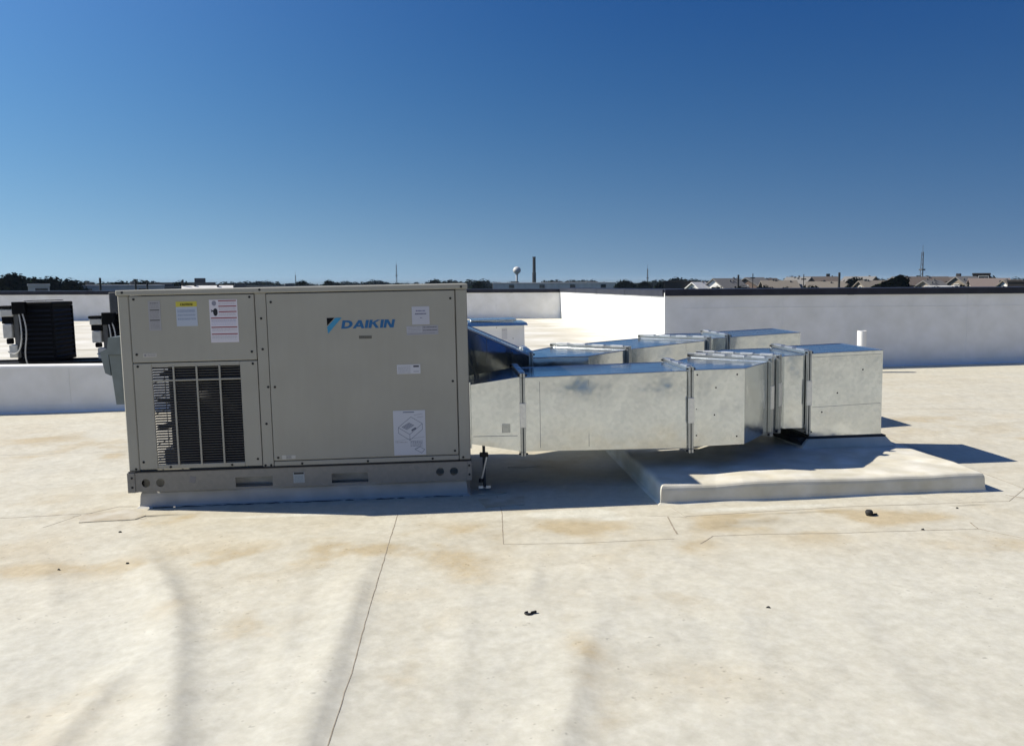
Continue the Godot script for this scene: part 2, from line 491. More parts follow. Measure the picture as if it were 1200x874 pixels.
func build_roof(mat: Material) -> Node3D:
	undulation.seed = 71; undulation.frequency = 0.9; undulation.fractal_octaves = 2
	ripple.seed = 72; ripple.frequency = 4.5; ripple.fractal_octaves = 3
	folds = [
		{"path": [Vector2(-1.97, -5.3), Vector2(-1.73, -4.85), Vector2(-1.46, -4.34), Vector2(-1.245, -3.86), Vector2(-1.06, -3.23), Vector2(-0.94, -2.73), Vector2(-0.80, -1.9)], "high": 0.027, "wide": 0.16, "steep": 0.42, "lead": 0.45},
		{"path": [Vector2(-0.39, -5.0), Vector2(-0.44, -4.2), Vector2(-0.465, -3.4), Vector2(-0.48, -2.7), Vector2(-0.51, -1.8)], "high": 0.022, "wide": 0.15, "steep": 0.38, "lead": 0.4},
		{"path": [Vector2(0.78, -4.1), Vector2(0.60, -3.45), Vector2(0.46, -3.0), Vector2(0.35, -2.6), Vector2(0.2, -1.9)], "high": 0.016, "wide": 0.13, "steep": 0.5, "lead": 0.5},
		{"path": [Vector2(-1.22, -3.6), Vector2(-1.29, -3.2), Vector2(-1.30, -2.8), Vector2(-1.33, -2.2)], "high": 0.015, "wide": 0.09, "steep": 0.55, "lead": 0.5},
		{"path": [Vector2(1.1, -4.5), Vector2(1.25, -4.1), Vector2(1.45, -3.6)], "high": 0.006, "wide": 0.08, "steep": 0.5, "lead": 0.4, "tail": 0.5},
		{"path": [Vector2(0.45, -4.55), Vector2(0.42, -4.1), Vector2(0.36, -3.7)], "high": 0.007, "wide": 0.07, "steep": 0.5, "lead": 0.4, "tail": 0.5},
		{"path": [Vector2(-1.9, -5.4), Vector2(-1.2, -5.0), Vector2(-0.4, -4.75), Vector2(0.5, -4.9)], "high": 0.012, "wide": 0.14, "lead": 0.25, "tail": 0.5},
		{"path": [Vector2(1.9, -4.3), Vector2(1.8, -3.6), Vector2(1.65, -2.9), Vector2(1.5, -2.2)], "high": 0.005, "wide": 0.12, "steep": 0.5, "lead": 0.5},
		{"path": [Vector2(-0.75, -4.5), Vector2(-0.72, -3.9), Vector2(-0.66, -3.2), Vector2(-0.6, -2.5)], "high": 0.005, "wide": 0.08, "steep": 0.5, "lead": 0.5, "tail": 0.3},
		{"path": [Vector2(0.12, -4.4), Vector2(0.08, -3.8), Vector2(0.02, -3.0), Vector2(-0.05, -2.3)], "high": 0.005, "wide": 0.09, "steep": 0.5, "lead": 0.5, "tail": 0.3},
		{"path": [Vector2(1.35, -3.9), Vector2(1.22, -3.3), Vector2(1.05, -2.6)], "high": 0.005, "wide": 0.1, "steep": 0.5, "lead": 0.5, "tail": 0.4},
		{"path": [Vector2(-2.4, -5.0), Vector2(-2.15, -4.6), Vector2(-1.9, -4.1), Vector2(-1.75, -3.6)], "high": 0.007, "wide": 0.1, "steep": 0.5, "lead": 0.4, "tail": 0.4},
	]
	var xs := grid_line([[-40.0, -8.0, 1.0], [-8.0, -4.0, 0.1], [-4.0, 4.6, 0.028], [4.6, 9.0, 0.1], [9.0, 40.0, 1.0]])
	var zs := grid_line([[-13.1, -9.5, 0.09], [-9.5, -6.0, 0.06], [-6.0, -2.2, 0.026], [-2.2, 0.0, 0.1], [0.0, 14.0, 0.8]])
	var nx := xs.size()
	var nz := zs.size()
	var v := PackedVector3Array()
	var nr := PackedVector3Array()
	var uv := PackedVector2Array()
	var hs := PackedFloat32Array()
	hs.resize(nx * nz)
	for j in nz:
		for i in nx: hs[j * nx + i] = roof_height(xs[i], zs[j])
	for j in nz:
		for i in nx:
			var i0 := maxi(i - 1, 0); var i1 := mini(i + 1, nx - 1)
			var j0 := maxi(j - 1, 0); var j1 := mini(j + 1, nz - 1)
			v.append(Vector3(xs[i], hs[j * nx + i], zs[j]))
			nr.append(Vector3(-(hs[j * nx + i1] - hs[j * nx + i0]) / (xs[i1] - xs[i0]), 1, -(hs[j1 * nx + i] - hs[j0 * nx + i]) / (zs[j1] - zs[j0])).normalized())
			uv.append(Vector2((xs[i] + 6.0) / 14.0, (zs[j] + 14.0) / 14.0))
	var idx := PackedInt32Array()
	for j in nz - 1:
		for i in nx - 1:
			var a := j * nx + i
			idx.append_array([a, a + 1, a + nx + 1, a, a + nx + 1, a + nx])
	var arr := []
	arr.resize(Mesh.ARRAY_MAX)
	arr[Mesh.ARRAY_VERTEX] = v; arr[Mesh.ARRAY_NORMAL] = nr; arr[Mesh.ARRAY_TEX_UV] = uv; arr[Mesh.ARRAY_INDEX] = idx
	var am := ArrayMesh.new()
	am.add_surface_from_arrays(Mesh.PRIMITIVE_TRIANGLES, arr)
	var o := MeshInstance3D.new()
	o.mesh = am
	o.material_override = mat
	o.name = numbered("roof")
	add_child(o)
	o.transform = LEAN
	tag(o, "cream white membrane roof, stained and softly wrinkled, under the unit", "", "", "structure")
	return o

# a lap seam: a thin raised strip that follows the sheet
func seam(parent: Node, pts: Array, wide := 0.008, mat: Material = null, called := "seam") -> void:
	var st := new_st()
	var fine := []
	for i in pts.size() - 1:
		var a: Vector2 = pts[i]
		var b: Vector2 = pts[i + 1]
		var n := maxi(2, int((b - a).length() / 0.07))
		for k in n: fine.append(a.lerp(b, float(k) / n))
	fine.append(pts[-1])
	for i in fine.size():
		var p: Vector2 = fine[i]
		fine[i] = p + Vector2(ripple.get_noise_2d(p.x * 2.0, p.y * 2.0 + 40.0), ripple.get_noise_2d(p.x * 2.0 + 60.0, p.y * 2.0)) * 0.004
	for i in fine.size() - 1:
		var a: Vector2 = fine[i]
		var b: Vector2 = fine[i + 1]
		var s := (b - a).normalized().orthogonal() * wide * 0.5
		var w0 := 0.65 + 0.5 * absf(undulation.get_noise_2d(a.x * 6.0, a.y * 6.0)) * 2.0
		var w1 := 0.65 + 0.5 * absf(undulation.get_noise_2d(b.x * 6.0, b.y * 6.0)) * 2.0
		var ps := []
		for q in [[a, -1.3 * w0, 0.0005], [b, -1.3 * w1, 0.0005], [b, -w1, 0.0011], [a, -w0, 0.0011], [a, w0, 0.0011], [b, w1, 0.0011], [b, 1.3 * w1, 0.0005], [a, 1.3 * w0, 0.0005]]:
			var c: Vector2 = q[0] + s * q[1]
			ps.append(Vector3(c.x, roof_height(c.x, c.y) + q[2], c.y))
		face(st, [ps[0], ps[1], ps[2], ps[3]], Vector3.UP)
		face(st, [ps[3], ps[2], ps[5], ps[4]], Vector3.UP)
		face(st, [ps[4], ps[5], ps[6], ps[7]], Vector3.UP)
	mesh_node(st, called, mat if mat else M.seam, parent)

# a patch of newer membrane lying on the sheet
func patch(parent: Node, pts: Array, mat: Material) -> void:
	var lo := Vector2(1e9, 1e9)
	var hi := -lo
	for p in pts:
		lo = lo.min(p); hi = hi.max(p)
	var st := new_st()
	var step := 0.06
	var poly := PackedVector2Array(pts)
	var nx := int((hi.x - lo.x) / step) + 1
	var nz := int((hi.y - lo.y) / step) + 1
	for j in nz:
		for i in nx:
			var a := lo + Vector2(i, j) * step
			var cell := PackedVector2Array([a, a + Vector2(step, 0), a + Vector2(step, step), a + Vector2(0, step)])
			for piece in Geometry2D.intersect_polygons(cell, poly):
				var ps := []
				for p in piece: ps.append(Vector3(p.x, roof_height(p.x, p.y) + 0.0045, p.y))
				for k in range(1, ps.size() - 1):
					if (ps[k] - ps[0]).cross(ps[k + 1] - ps[0]).length() > 1e-9:
						face(st, [ps[0], ps[k], ps[k + 1]], Vector3.UP)
	for i in pts.size():
		var a: Vector2 = pts[i]
		var b: Vector2 = pts[(i + 1) % pts.size()]
		var e := b - a
		face(st, [Vector3(a.x, roof_height(a.x, a.y) - 0.01, a.y), Vector3(b.x, roof_height(b.x, b.y) - 0.01, b.y), Vector3(b.x, roof_height(b.x, b.y) + 0.0045, b.y), Vector3(a.x, roof_height(a.x, a.y) + 0.0045, a.y)], Vector3(e.y, 0, -e.x))
	mesh_node(st, "membrane_patch", mat, parent)

# ------------------------------------------------------------------ printed labels
var sheet: Image
func ink_line(a: Vector2, b: Vector2, c: Color, w := 1) -> void:
	var n := int(maxf(absf(b.x - a.x), absf(b.y - a.y))) + 1
	for i in n + 1:
		var p := a.lerp(b, float(i) / n)
		sheet.fill_rect(Rect2i(int(p.x), int(p.y), w, w), c)

func ink_text(x0: int, x1: int, y: int, c: Color, high := 3) -> void:
	var x := x0
	while x < x1:
		var w := rng.randi_range(3, 11)
		sheet.fill_rect(Rect2i(x, y, mini(w, x1 - x), high), c)
		x += w + rng.randi_range(2, 3)

func sticker(parent: Node, lo: Vector2, hi: Vector2, z: float, tilt := 0.0, called := "label_sticker", thick := 0.0012) -> MeshInstance3D:
	var m := plain_mat(Color.WHITE, 0.55)
	m.albedo_texture = ImageTexture.create_from_image(sheet)
	var st := new_st()
	var c := (lo + hi) * 0.5
	var h := (hi - lo) * 0.5
	var f := []
	var b := []
	for q in [[-1, 1], [1, 1], [1, -1], [-1, -1]]:
		var d := Vector2(q[0] * h.x, q[1] * h.y).rotated(tilt) + c
		f.append(Vector3(d.x, d.y, z + thick))
		b.append(Vector3(d.x, d.y, z))
	face(st, f, Vector3.BACK, [Vector2(0, 0), Vector2(1, 0), Vector2(1, 1), Vector2(0, 1)])
	for i in 4:
		var j := (i + 1) % 4
		face(st, [f[i], f[j], b[j], b[i]], f[i] + f[j] - Vector3(c.x, c.y, z) * 2.0, [Vector2.ZERO, Vector2.ZERO, Vector2.ZERO, Vector2.ZERO])
	return mesh_node(st, called, m, parent)

func blank(w: int, h: int, c: Color) -> void:
	sheet = Image.create(w, h, false, Image.FORMAT_RGB8)
	sheet.fill(c)

# lettering as real letters; slant and stretch make a heavy italic
func letters(parent: Node, text: String, at: Vector3, high: float, long: float, slant: float, mat: Material, called: String) -> void:
	var f := SystemFont.new()
	f.font_names = PackedStringArray(["Droid Sans"])
	f.font_weight = 700
	var tm := TextMesh.new()
	tm.text = text
	tm.font = f
	tm.font_size = 64
	tm.pixel_size = 0.01
	tm.depth = 0.02
	tm.curve_step = 1.0
	var arr := tm.get_mesh_arrays()
	var v: PackedVector3Array = arr[Mesh.ARRAY_VERTEX]
	var lo := Vector3(1e9, 1e9, 1e9)
	var hi := -lo
	for p in v:
		lo = lo.min(p); hi = hi.max(p)
	for i in v.size():
		var q := (v[i] - lo) / (hi - lo)
		var y := q.y * high
		v[i] = Vector3(q.x * long + y * slant, y, q.z * 0.0012) + at
	arr[Mesh.ARRAY_VERTEX] = v
	var am := ArrayMesh.new()
	am.add_surface_from_arrays(Mesh.PRIMITIVE_TRIANGLES, arr)
	shared(am, called, mat, parent, Transform3D.IDENTITY)

# heavy slanted capitals cut from outlines, one part per letter; each outline lives in a box of width w and height 1
func heavy_letter(parent: Node, ch: String, at: Vector3, high: float, w: float, slant: float, mat: Material) -> void:
	var s := 0.37                                   # stroke
	var polys := []
	match ch:
		"I": polys = [PackedVector2Array([Vector2(0, 0), Vector2(w, 0), Vector2(w, 1), Vector2(0, 1)])]
		"D":
			polys.append(PackedVector2Array([Vector2(0, 0), Vector2(s, 0), Vector2(s, 1), Vector2(0, 1)]))
			var outer := []
			var inner := []
			for i in 13:
				var a := -PI / 2 + PI * i / 12.0
				var ox := maxf(cos(a), 0.0)
				outer.append(Vector2(s + (w - s) * pow(ox, 0.75), 0.5 + 0.5 * sin(a)))
				inner.append(Vector2(s + (w - s - s) * pow(ox, 0.75), 0.5 + 0.27 * sin(a)))
			for i in 12: polys.append(PackedVector2Array([outer[i], outer[i + 1], inner[i + 1], inner[i]]))
		"A":
			var left := PackedVector2Array([Vector2(0, 0), Vector2(s, 0), Vector2(w * 0.5 + s * 0.5, 1), Vector2(w * 0.5 - s * 0.5, 1)])
			var right := PackedVector2Array([Vector2(w - s, 0), Vector2(w, 0), Vector2(w * 0.5 + s * 0.5, 1), Vector2(w * 0.5 - s * 0.5, 1)])
			polys = Geometry2D.merge_polygons(left, right)
			var bar := PackedVector2Array([Vector2(w * 0.25, 0.19), Vector2(w * 0.75, 0.19), Vector2(w * 0.75, 0.40), Vector2(w * 0.25, 0.40)])
			polys.append_array(Geometry2D.clip_polygons(bar, polys[0]))
		"K":
			var bar := PackedVector2Array([Vector2(0, 0), Vector2(s, 0), Vector2(s, 1), Vector2(0, 1)])
			var up := PackedVector2Array([Vector2(s * 0.8, 0.40), Vector2(s * 0.8, 0.66), Vector2(w - 0.38, 1), Vector2(w, 1)])
			var down := PackedVector2Array([Vector2(s * 1.15, 0.52), Vector2(s * 1.9, 0.66), Vector2(w, 0), Vector2(w - 0.40, 0)])
			polys = Geometry2D.merge_polygons(Geometry2D.merge_polygons(bar, up)[0], down)
		"N":
			var a := PackedVector2Array([Vector2(0, 0), Vector2(s * 0.9, 0), Vector2(s * 0.9, 1), Vector2(0, 1)])
			var b := PackedVector2Array([Vector2(w - s * 0.9, 0), Vector2(w, 0), Vector2(w, 1), Vector2(w - s * 0.9, 1)])
			var d := PackedVector2Array([Vector2(s * 0.2, 1), Vector2(s * 1.2, 1), Vector2(w - s * 0.2, 0), Vector2(w - s * 1.2, 0)])
			polys = Geometry2D.merge_polygons(Geometry2D.merge_polygons(a, d)[0], b)
	var st := new_st()
	for p in polys:
		var idx := Geometry2D.triangulate_polygon(p)
		var pts := []
		for q in p: pts.append(at + Vector3((q.x + q.y * slant) * high, q.y * high, 0.0012))
		for k in range(0, idx.size(), 3): face(st, [pts[idx[k]], pts[idx[k + 1]], pts[idx[k + 2]]], Vector3.BACK)
		var cw := Geometry2D.is_polygon_clockwise(p)
		for i in pts.size():
			var j := (i + 1) % pts.size()
			var e: Vector3 = pts[j] - pts[i]
			var out := Vector3(e.y, -e.x, 0) * (-1.0 if cw else 1.0)
			face(st, [pts[i], pts[j], pts[j] - Vector3(0, 0, 0.0012), pts[i] - Vector3(0, 0, 0.0012)], out)
	mesh_node(st, "letter", mat, parent)

# ------------------------------------------------------------------ the packaged rooftop unit
func build_unit() -> void:
	var FZ := -5.818
	var BZ := -7.30
	var L := -2.137
	var R := 0.160
	var u := thing("rooftop_unit", "large beige packaged rooftop air conditioner with louvred grille and blue logo", "air conditioner", Vector3(0, 0, 0))
	var zf := 0.0
	# carcass: floor, back, right side, roof, dividing wall; the condenser end is open on the left
	box_part("floor_pan", Vector3(L + 0.01, 0.246, BZ + 0.01), Vector3(R - 0.01, 0.262, FZ - 0.02), M.paint, u)
	box_part("side_panel", Vector3(R - 0.02, 0.262, BZ), Vector3(R, 1.43, FZ - 0.006), M.paint, u)
	box_part("back_panel", Vector3(L, 0.262, BZ), Vector3(R - 0.022, 1.43, BZ + 0.02), M.paint, u)
	box_part("divider", Vector3(-1.235, 0.264, BZ + 0.03), Vector3(-1.20, 1.43, FZ - 0.03), M.dark_grey, u)
	# top with a turned-down edge
	var top := box_part("top_panel", Vector3(L - 0.006, 1.434, BZ - 0.012), Vector3(R + 0.006, 1.470, FZ + 0.012), M.paint, u, 0.005)
	# front: corner posts and centre post
	box_part("corner_post", Vector3(L, 0.258, FZ - 0.05), Vector3(-2.066, 1.433, FZ), M.paint, u, 0.006)
	box_part("corner_post", Vector3(0.082, 0.258, FZ - 0.05), Vector3(R, 1.433, FZ + 0.001), M.paint, u, 0.006)
	box_part("centre_post", Vector3(-1.252, 0.258, FZ - 0.05), Vector3(-1.180, 1.433, FZ), M.paint, u, 0.003)
	# panels stand a little proud, with dark joints between them
	var panel_a := box_part("control_panel", Vector3(-2.062, 0.990, FZ - 0.03), Vector3(-1.256, 1.429, FZ + 0.004), M.paint, u, 0.004)
	panel_a.set_meta("label", "upper left panel with three warning labels")
	var panel_b := box_part("access_panel", Vector3(-1.176, 0.297, FZ - 0.03), Vector3(0.077, 1.428, FZ + 0.004), M.paint, u, 0.004)
	panel_b.set_meta("label", "large right panel with the blue logo")
	box_part("lower_rib", Vector3(-1.176, 0.259, FZ - 0.03), Vector3(0.078, 0.292, FZ + 0.001), M.paint, u, 0.003)
	box_part("joint_backing", Vector3(-2.062, 0.965, FZ - 0.047), Vector3(-1.256, 1.005, FZ - 0.032), M.dark_grey, u, 0.0)
	box_part("joint_backing", Vector3(-2.064, 0.263, FZ - 0.047), Vector3(-1.255, 0.290, FZ - 0.032), M.dark_grey, u, 0.0)
	box_part("rail_floor", Vector3(-2.138, 0.1125, BZ + 0.03), Vector3(-2.087, 0.118, FZ - 0.004), M.dark_grey, u, 0.0)
	# grille panel: frame of four pieces round the opening
	var gx0 := -1.945; var gx1 := -1.370; var gy0 := 0.297; var gy1 := 0.957
	var g := MeshInstance3D.new()
	var st := new_st()
	box(st, Vector3(-2.062, 0.268, FZ - 0.012), Vector3(gx0, 0.984, FZ + 0.003), 0.003)
	box(st, Vector3(gx1, 0.268, FZ - 0.012), Vector3(-1.256, 0.984, FZ + 0.003), 0.003)
	box(st, Vector3(gx0 + 0.0005, gy1, FZ - 0.0125), Vector3(gx1 - 0.0005, 0.984, FZ + 0.0025), 0.002)
	box(st, Vector3(gx0 + 0.0005, 0.268, FZ - 0.0125), Vector3(gx1 - 0.0005, gy0, FZ + 0.0025), 0.002)
	g = mesh_node(st, "grille_panel", M.paint, u)
	g.set_meta("label", "lower left panel with a louvred opening")
	var slat_st := new_st()
	box(slat_st, Vector3(gx0, -0.0032, -0.010), Vector3(gx1, 0.0032, 0.006), 0.001)
	var slat := slat_st.commit()
	var count := 38
	for i in count:
		var y := gy0 + (gy1 - gy0) * (i + 0.5) / count
		shared(slat, "louver_slat", M.slat, g, Transform3D(Basis(Vector3.RIGHT, 0.35), Vector3(0, y, FZ - 0.012)))
	for x in [-1.805, -1.655, -1.505]:
		box_part("grille_bar", Vector3(x - 0.006, gy0 - 0.004, FZ - 0.001), Vector3(x + 0.006, gy1 + 0.004, FZ + 0.0065), M.paint, g, 0.002)
	box_part("grille_bar", Vector3(gx0 - 0.004, 0.862, FZ - 0.0022), Vector3(gx1 + 0.004, 0.872, FZ + 0.0055), M.paint, g, 0.002)
	# condenser coil behind the grille, leaving a slot at the left where daylight shows through
	box_part("condenser_coil", Vector3(-1.985, 0.264, -7.20), Vector3(-1.245, 1.425, -6.42), M.coil, u, 0.003)
	box_part("coil_header", Vector3(-1.895, 0.264, -6.36), Vector3(-1.245, 1.425, -5.98), M.coil, u, 0.01)
	st = new_st()
	tube(st, [Vector3(-1.95, 0.89, -5.98), Vector3(-1.90, 0.90, -6.0), Vector3(-1.87, 0.87, -6.05), Vector3(-1.83, 0.82, -6.1)], 0.014)
	mesh_node(st, "coil_pipe", M.dark, u)
	st = new_st()
	tube(st, [Vector3(-1.96, 0.72, -5.95), Vector3(-1.90, 0.705, -6.0), Vector3(-1.83, 0.69, -6.1)], 0.015)
	mesh_node(st, "coil_pipe", M.dark, u)
	st = new_st()
	tube(st, [Vector3(-1.97, 0.53, -5.95), Vector3(-1.90, 0.535, -6.0), Vector3(-1.83, 0.56, -6.1)], 0.02)
	mesh_node(st, "coil_pipe", M.dark, u)
	st = new_st()
	box(st, Vector3(-1.95, 0.266, -6.12), Vector3(-1.84, 0.37, -5.98), 0.004)
	box(st, Vector3(-1.90, 0.371, -6.1), Vector3(-1.84, 0.41, -6.0), 0.004)
	mesh_node(st, "compressor_base", M.dark, u)
	st = new_st()
	lathe(st, [Vector2(0, 0.80), Vector2(0.08, 0.785), Vector2(0.11, 0.73), Vector2(0.11, 0.42), Vector2(0.09, 0.36), Vector2(0, 0.36)], Vector3(-1.60, 0, -5.965), 20)
	mesh_node(st, "compressor", M.coil, u)
	# left end: posts and a wire guard
	box_part("end_post", Vector3(L, 0.262, BZ + 0.024), Vector3(L + 0.05, 1.433, BZ + 0.10), M.paint, u)
	box_part("end_rib", Vector3(L, 1.33, BZ + 0.11), Vector3(L + 0.02, 1.43, FZ - 0.055), M.paint, u)
	st = new_st()
	for k in 9:
		var y := 0.33 + 0.115 * k
		tube(st, [Vector3(L + 0.01, y, FZ - 0.05), Vector3(L + 0.01, y, BZ + 0.10)], 0.003, 5)
	for k in 5:
		var z := FZ - 0.3 * k - 0.2
		tube(st, [Vector3(L + 0.015, 0.27, z), Vector3(L + 0.015, 1.34, z)], 0.003, 5)
	mesh_node(st, "wire_guard", M.dark, u)
	# screws with black washers
	var sc := new_st()
	lathe(sc, [Vector2(0, 0.005), Vector2(0.004, 0.005), Vector2(0.0045, 0.0028), Vector2(0.0078, 0.0022), Vector2(0.0083, 0)], Vector3.ZERO, 10)
	var screw := sc.commit()
	for p in [[-2.101, 1.454, 0.012], [-1.215, 1.456, 0.012], [0.122, 1.449, 0.012], [-2.033, 1.408, 0.004], [-1.285, 1.409, 0.004], [-1.147, 1.372, 0.004], [-1.216, 1.265, 0.0], [-1.216, 1.059, 0.0], [-1.192, 0.803, 0.0], [-1.147, 0.802, 0.004],
			[-2.035, 1.044, 0.004], [-1.287, 1.045, 0.004], [-2.034, 0.964, 0.003], [-1.285, 0.964, 0.003], [-1.216, 0.553, 0.0], [-2.037, 0.319, 0.003], [-1.284, 0.315, 0.003], [-2.090, 0.272, 0.0], [-1.862, 0.280, 0.003], [-1.457, 0.280, 0.003],
			[-1.236, 0.268, 0.0], [-1.198, 0.268, 0.0], [-1.148, 0.318, 0.004], [0.048, 1.373, 0.004], [0.050, 0.808, 0.004], [0.052, 0.324, 0.004], [-0.990, 0.272, 0.001], [-0.546, 0.272, 0.001], [-0.103, 0.274, 0.001], [0.108, 0.276, 0.001]]:
		shared(screw, "screw", M.rubber, u, Transform3D(Basis(Vector3.RIGHT, PI / 2), Vector3(p[0], p[1], FZ + p[2])))
	# base rail with fork slots and lifting holes
	var rail := CSGCombiner3D.new()
	rail.name = "base_rail"
	var plate := CSGBox3D.new()
	plate.size = Vector3(2.23, 0.131, 0.006)
	plate.position = Vector3(-0.982, 0.182, FZ + 0.004)
	plate.material = M.rail
	rail.add_child(plate)
	for s in [[-1.316, 0.160], [-0.671, 0.163]]:
		var cut := CSGBox3D.new()
		cut.size = Vector3(0.246, 0.066, 0.05)
		cut.position = Vector3(s[0], s[1], FZ)
		cut.operation = CSGShape3D.OPERATION_SUBTRACTION
		cut.material = M.rail
		rail.add_child(cut)
	for s in [[-2.030, 0.176], [-1.935, 0.176], [-0.054, 0.180], [0.041, 0.180]]:
		var cut := CSGCylinder3D.new()
		cut.radius = 0.028
		cut.height = 0.05
		cut.sides = 24
		cut.rotation.x = PI / 2
		cut.position = Vector3(s[0], s[1], FZ)
		cut.operation = CSGShape3D.OPERATION_SUBTRACTION
		cut.material = M.rail
		rail.add_child(cut)
	u.add_child(rail, true)
	var inner := new_st()
	box(inner, Vector3(-2.085, 0.115, FZ - 0.14), Vector3(0.12, 0.244, FZ - 0.115), 0.0)
	mesh_node(inner, "rail_web", M.grey_box, u)
	st = new_st()
	box(st, Vector3(-2.145, 0.112, BZ + 0.02), Vector3(-2.14, 0.248, FZ - 0.001), 0.0)
	box(st, Vector3(0.157, 0.112, BZ + 0.02), Vector3(0.162, 0.248, FZ - 0.001), 0.0)
	box(st, Vector3(-2.139, 0.112, BZ + 0.02), Vector3(0.156, 0.248, BZ + 0.026), 0.0)
	mesh_node(st, "base_rail", M.rail, u)
	for x in [[-2.150, -2.0985], [0.1345, 0.165]]:
		box_part("rail_bracket", Vector3(x[0], 0.113, FZ - 0.06), Vector3(x[1], 0.250, FZ + 0.012), M.rail, u, 0.003)
	for p in [[-2.118, 0.214], [-2.118, 0.150], [0.148, 0.219], [0.148, 0.156]]:
		shared(screw, "screw", M.rubber, u, Transform3D(Basis(Vector3.RIGHT, PI / 2), Vector3(p[0], p[1], FZ + 0.012)))
	box_part("drip_edge", Vector3(L - 0.004, 0.2485, FZ - 0.07), Vector3(R + 0.004, 0.2575, FZ + 0.010), M.dark, u, 0.002)
	# the electrical hood and disconnect on the left end
	st = new_st()
	prism(st, [Vector3(-2.274, 1.040, -6.28), Vector3(L - 0.002, 1.040, -6.28), Vector3(L - 0.002, 1.040, -5.93), Vector3(-2.274, 1.040, -5.93)],
		[Vector3(-2.256, 1.155, -6.28), Vector3(L - 0.002, 1.164, -6.28), Vector3(L - 0.002, 1.164, -5.93), Vector3(-2.256, 1.155, -5.93)])
	var hood := mesh_node(st, "hood_box", M.blue_grey, u)
	hood.set_meta("label", "blue grey hood box on the left end")
	st = new_st()
	prism(st, [Vector3(-2.238, 0.697, -6.28), Vector3(L - 0.002, 0.697, -6.28), Vector3(L - 0.002, 0.697, -5.95), Vector3(-2.238, 0.697, -5.95)],
		[Vector3(-2.265, 1.037, -6.28), Vector3(L - 0.002, 1.037, -6.28), Vector3(L - 0.002, 1.037, -5.95), Vector3(-2.265, 1.037, -5.95)])
	mesh_node(st, "hood_chute", M.blue_grey, u)
	st = new_st()
	prism(st, [Vector3(-2.305, 0.911, -6.26), Vector3(-2.269, 0.893, -6.26), Vector3(-2.269, 0.893, -5.97), Vector3(-2.305, 0.911, -5.97)],
		[Vector3(-2.332, 1.053, -6.26), Vector3(-2.278, 1.080, -6.26), Vector3(-2.278, 1.080, -5.97), Vector3(-2.332, 1.053, -5.97)])
	mesh_node(st, "hood_flap", M.blue_grey, u)
	build_labels(u, FZ)

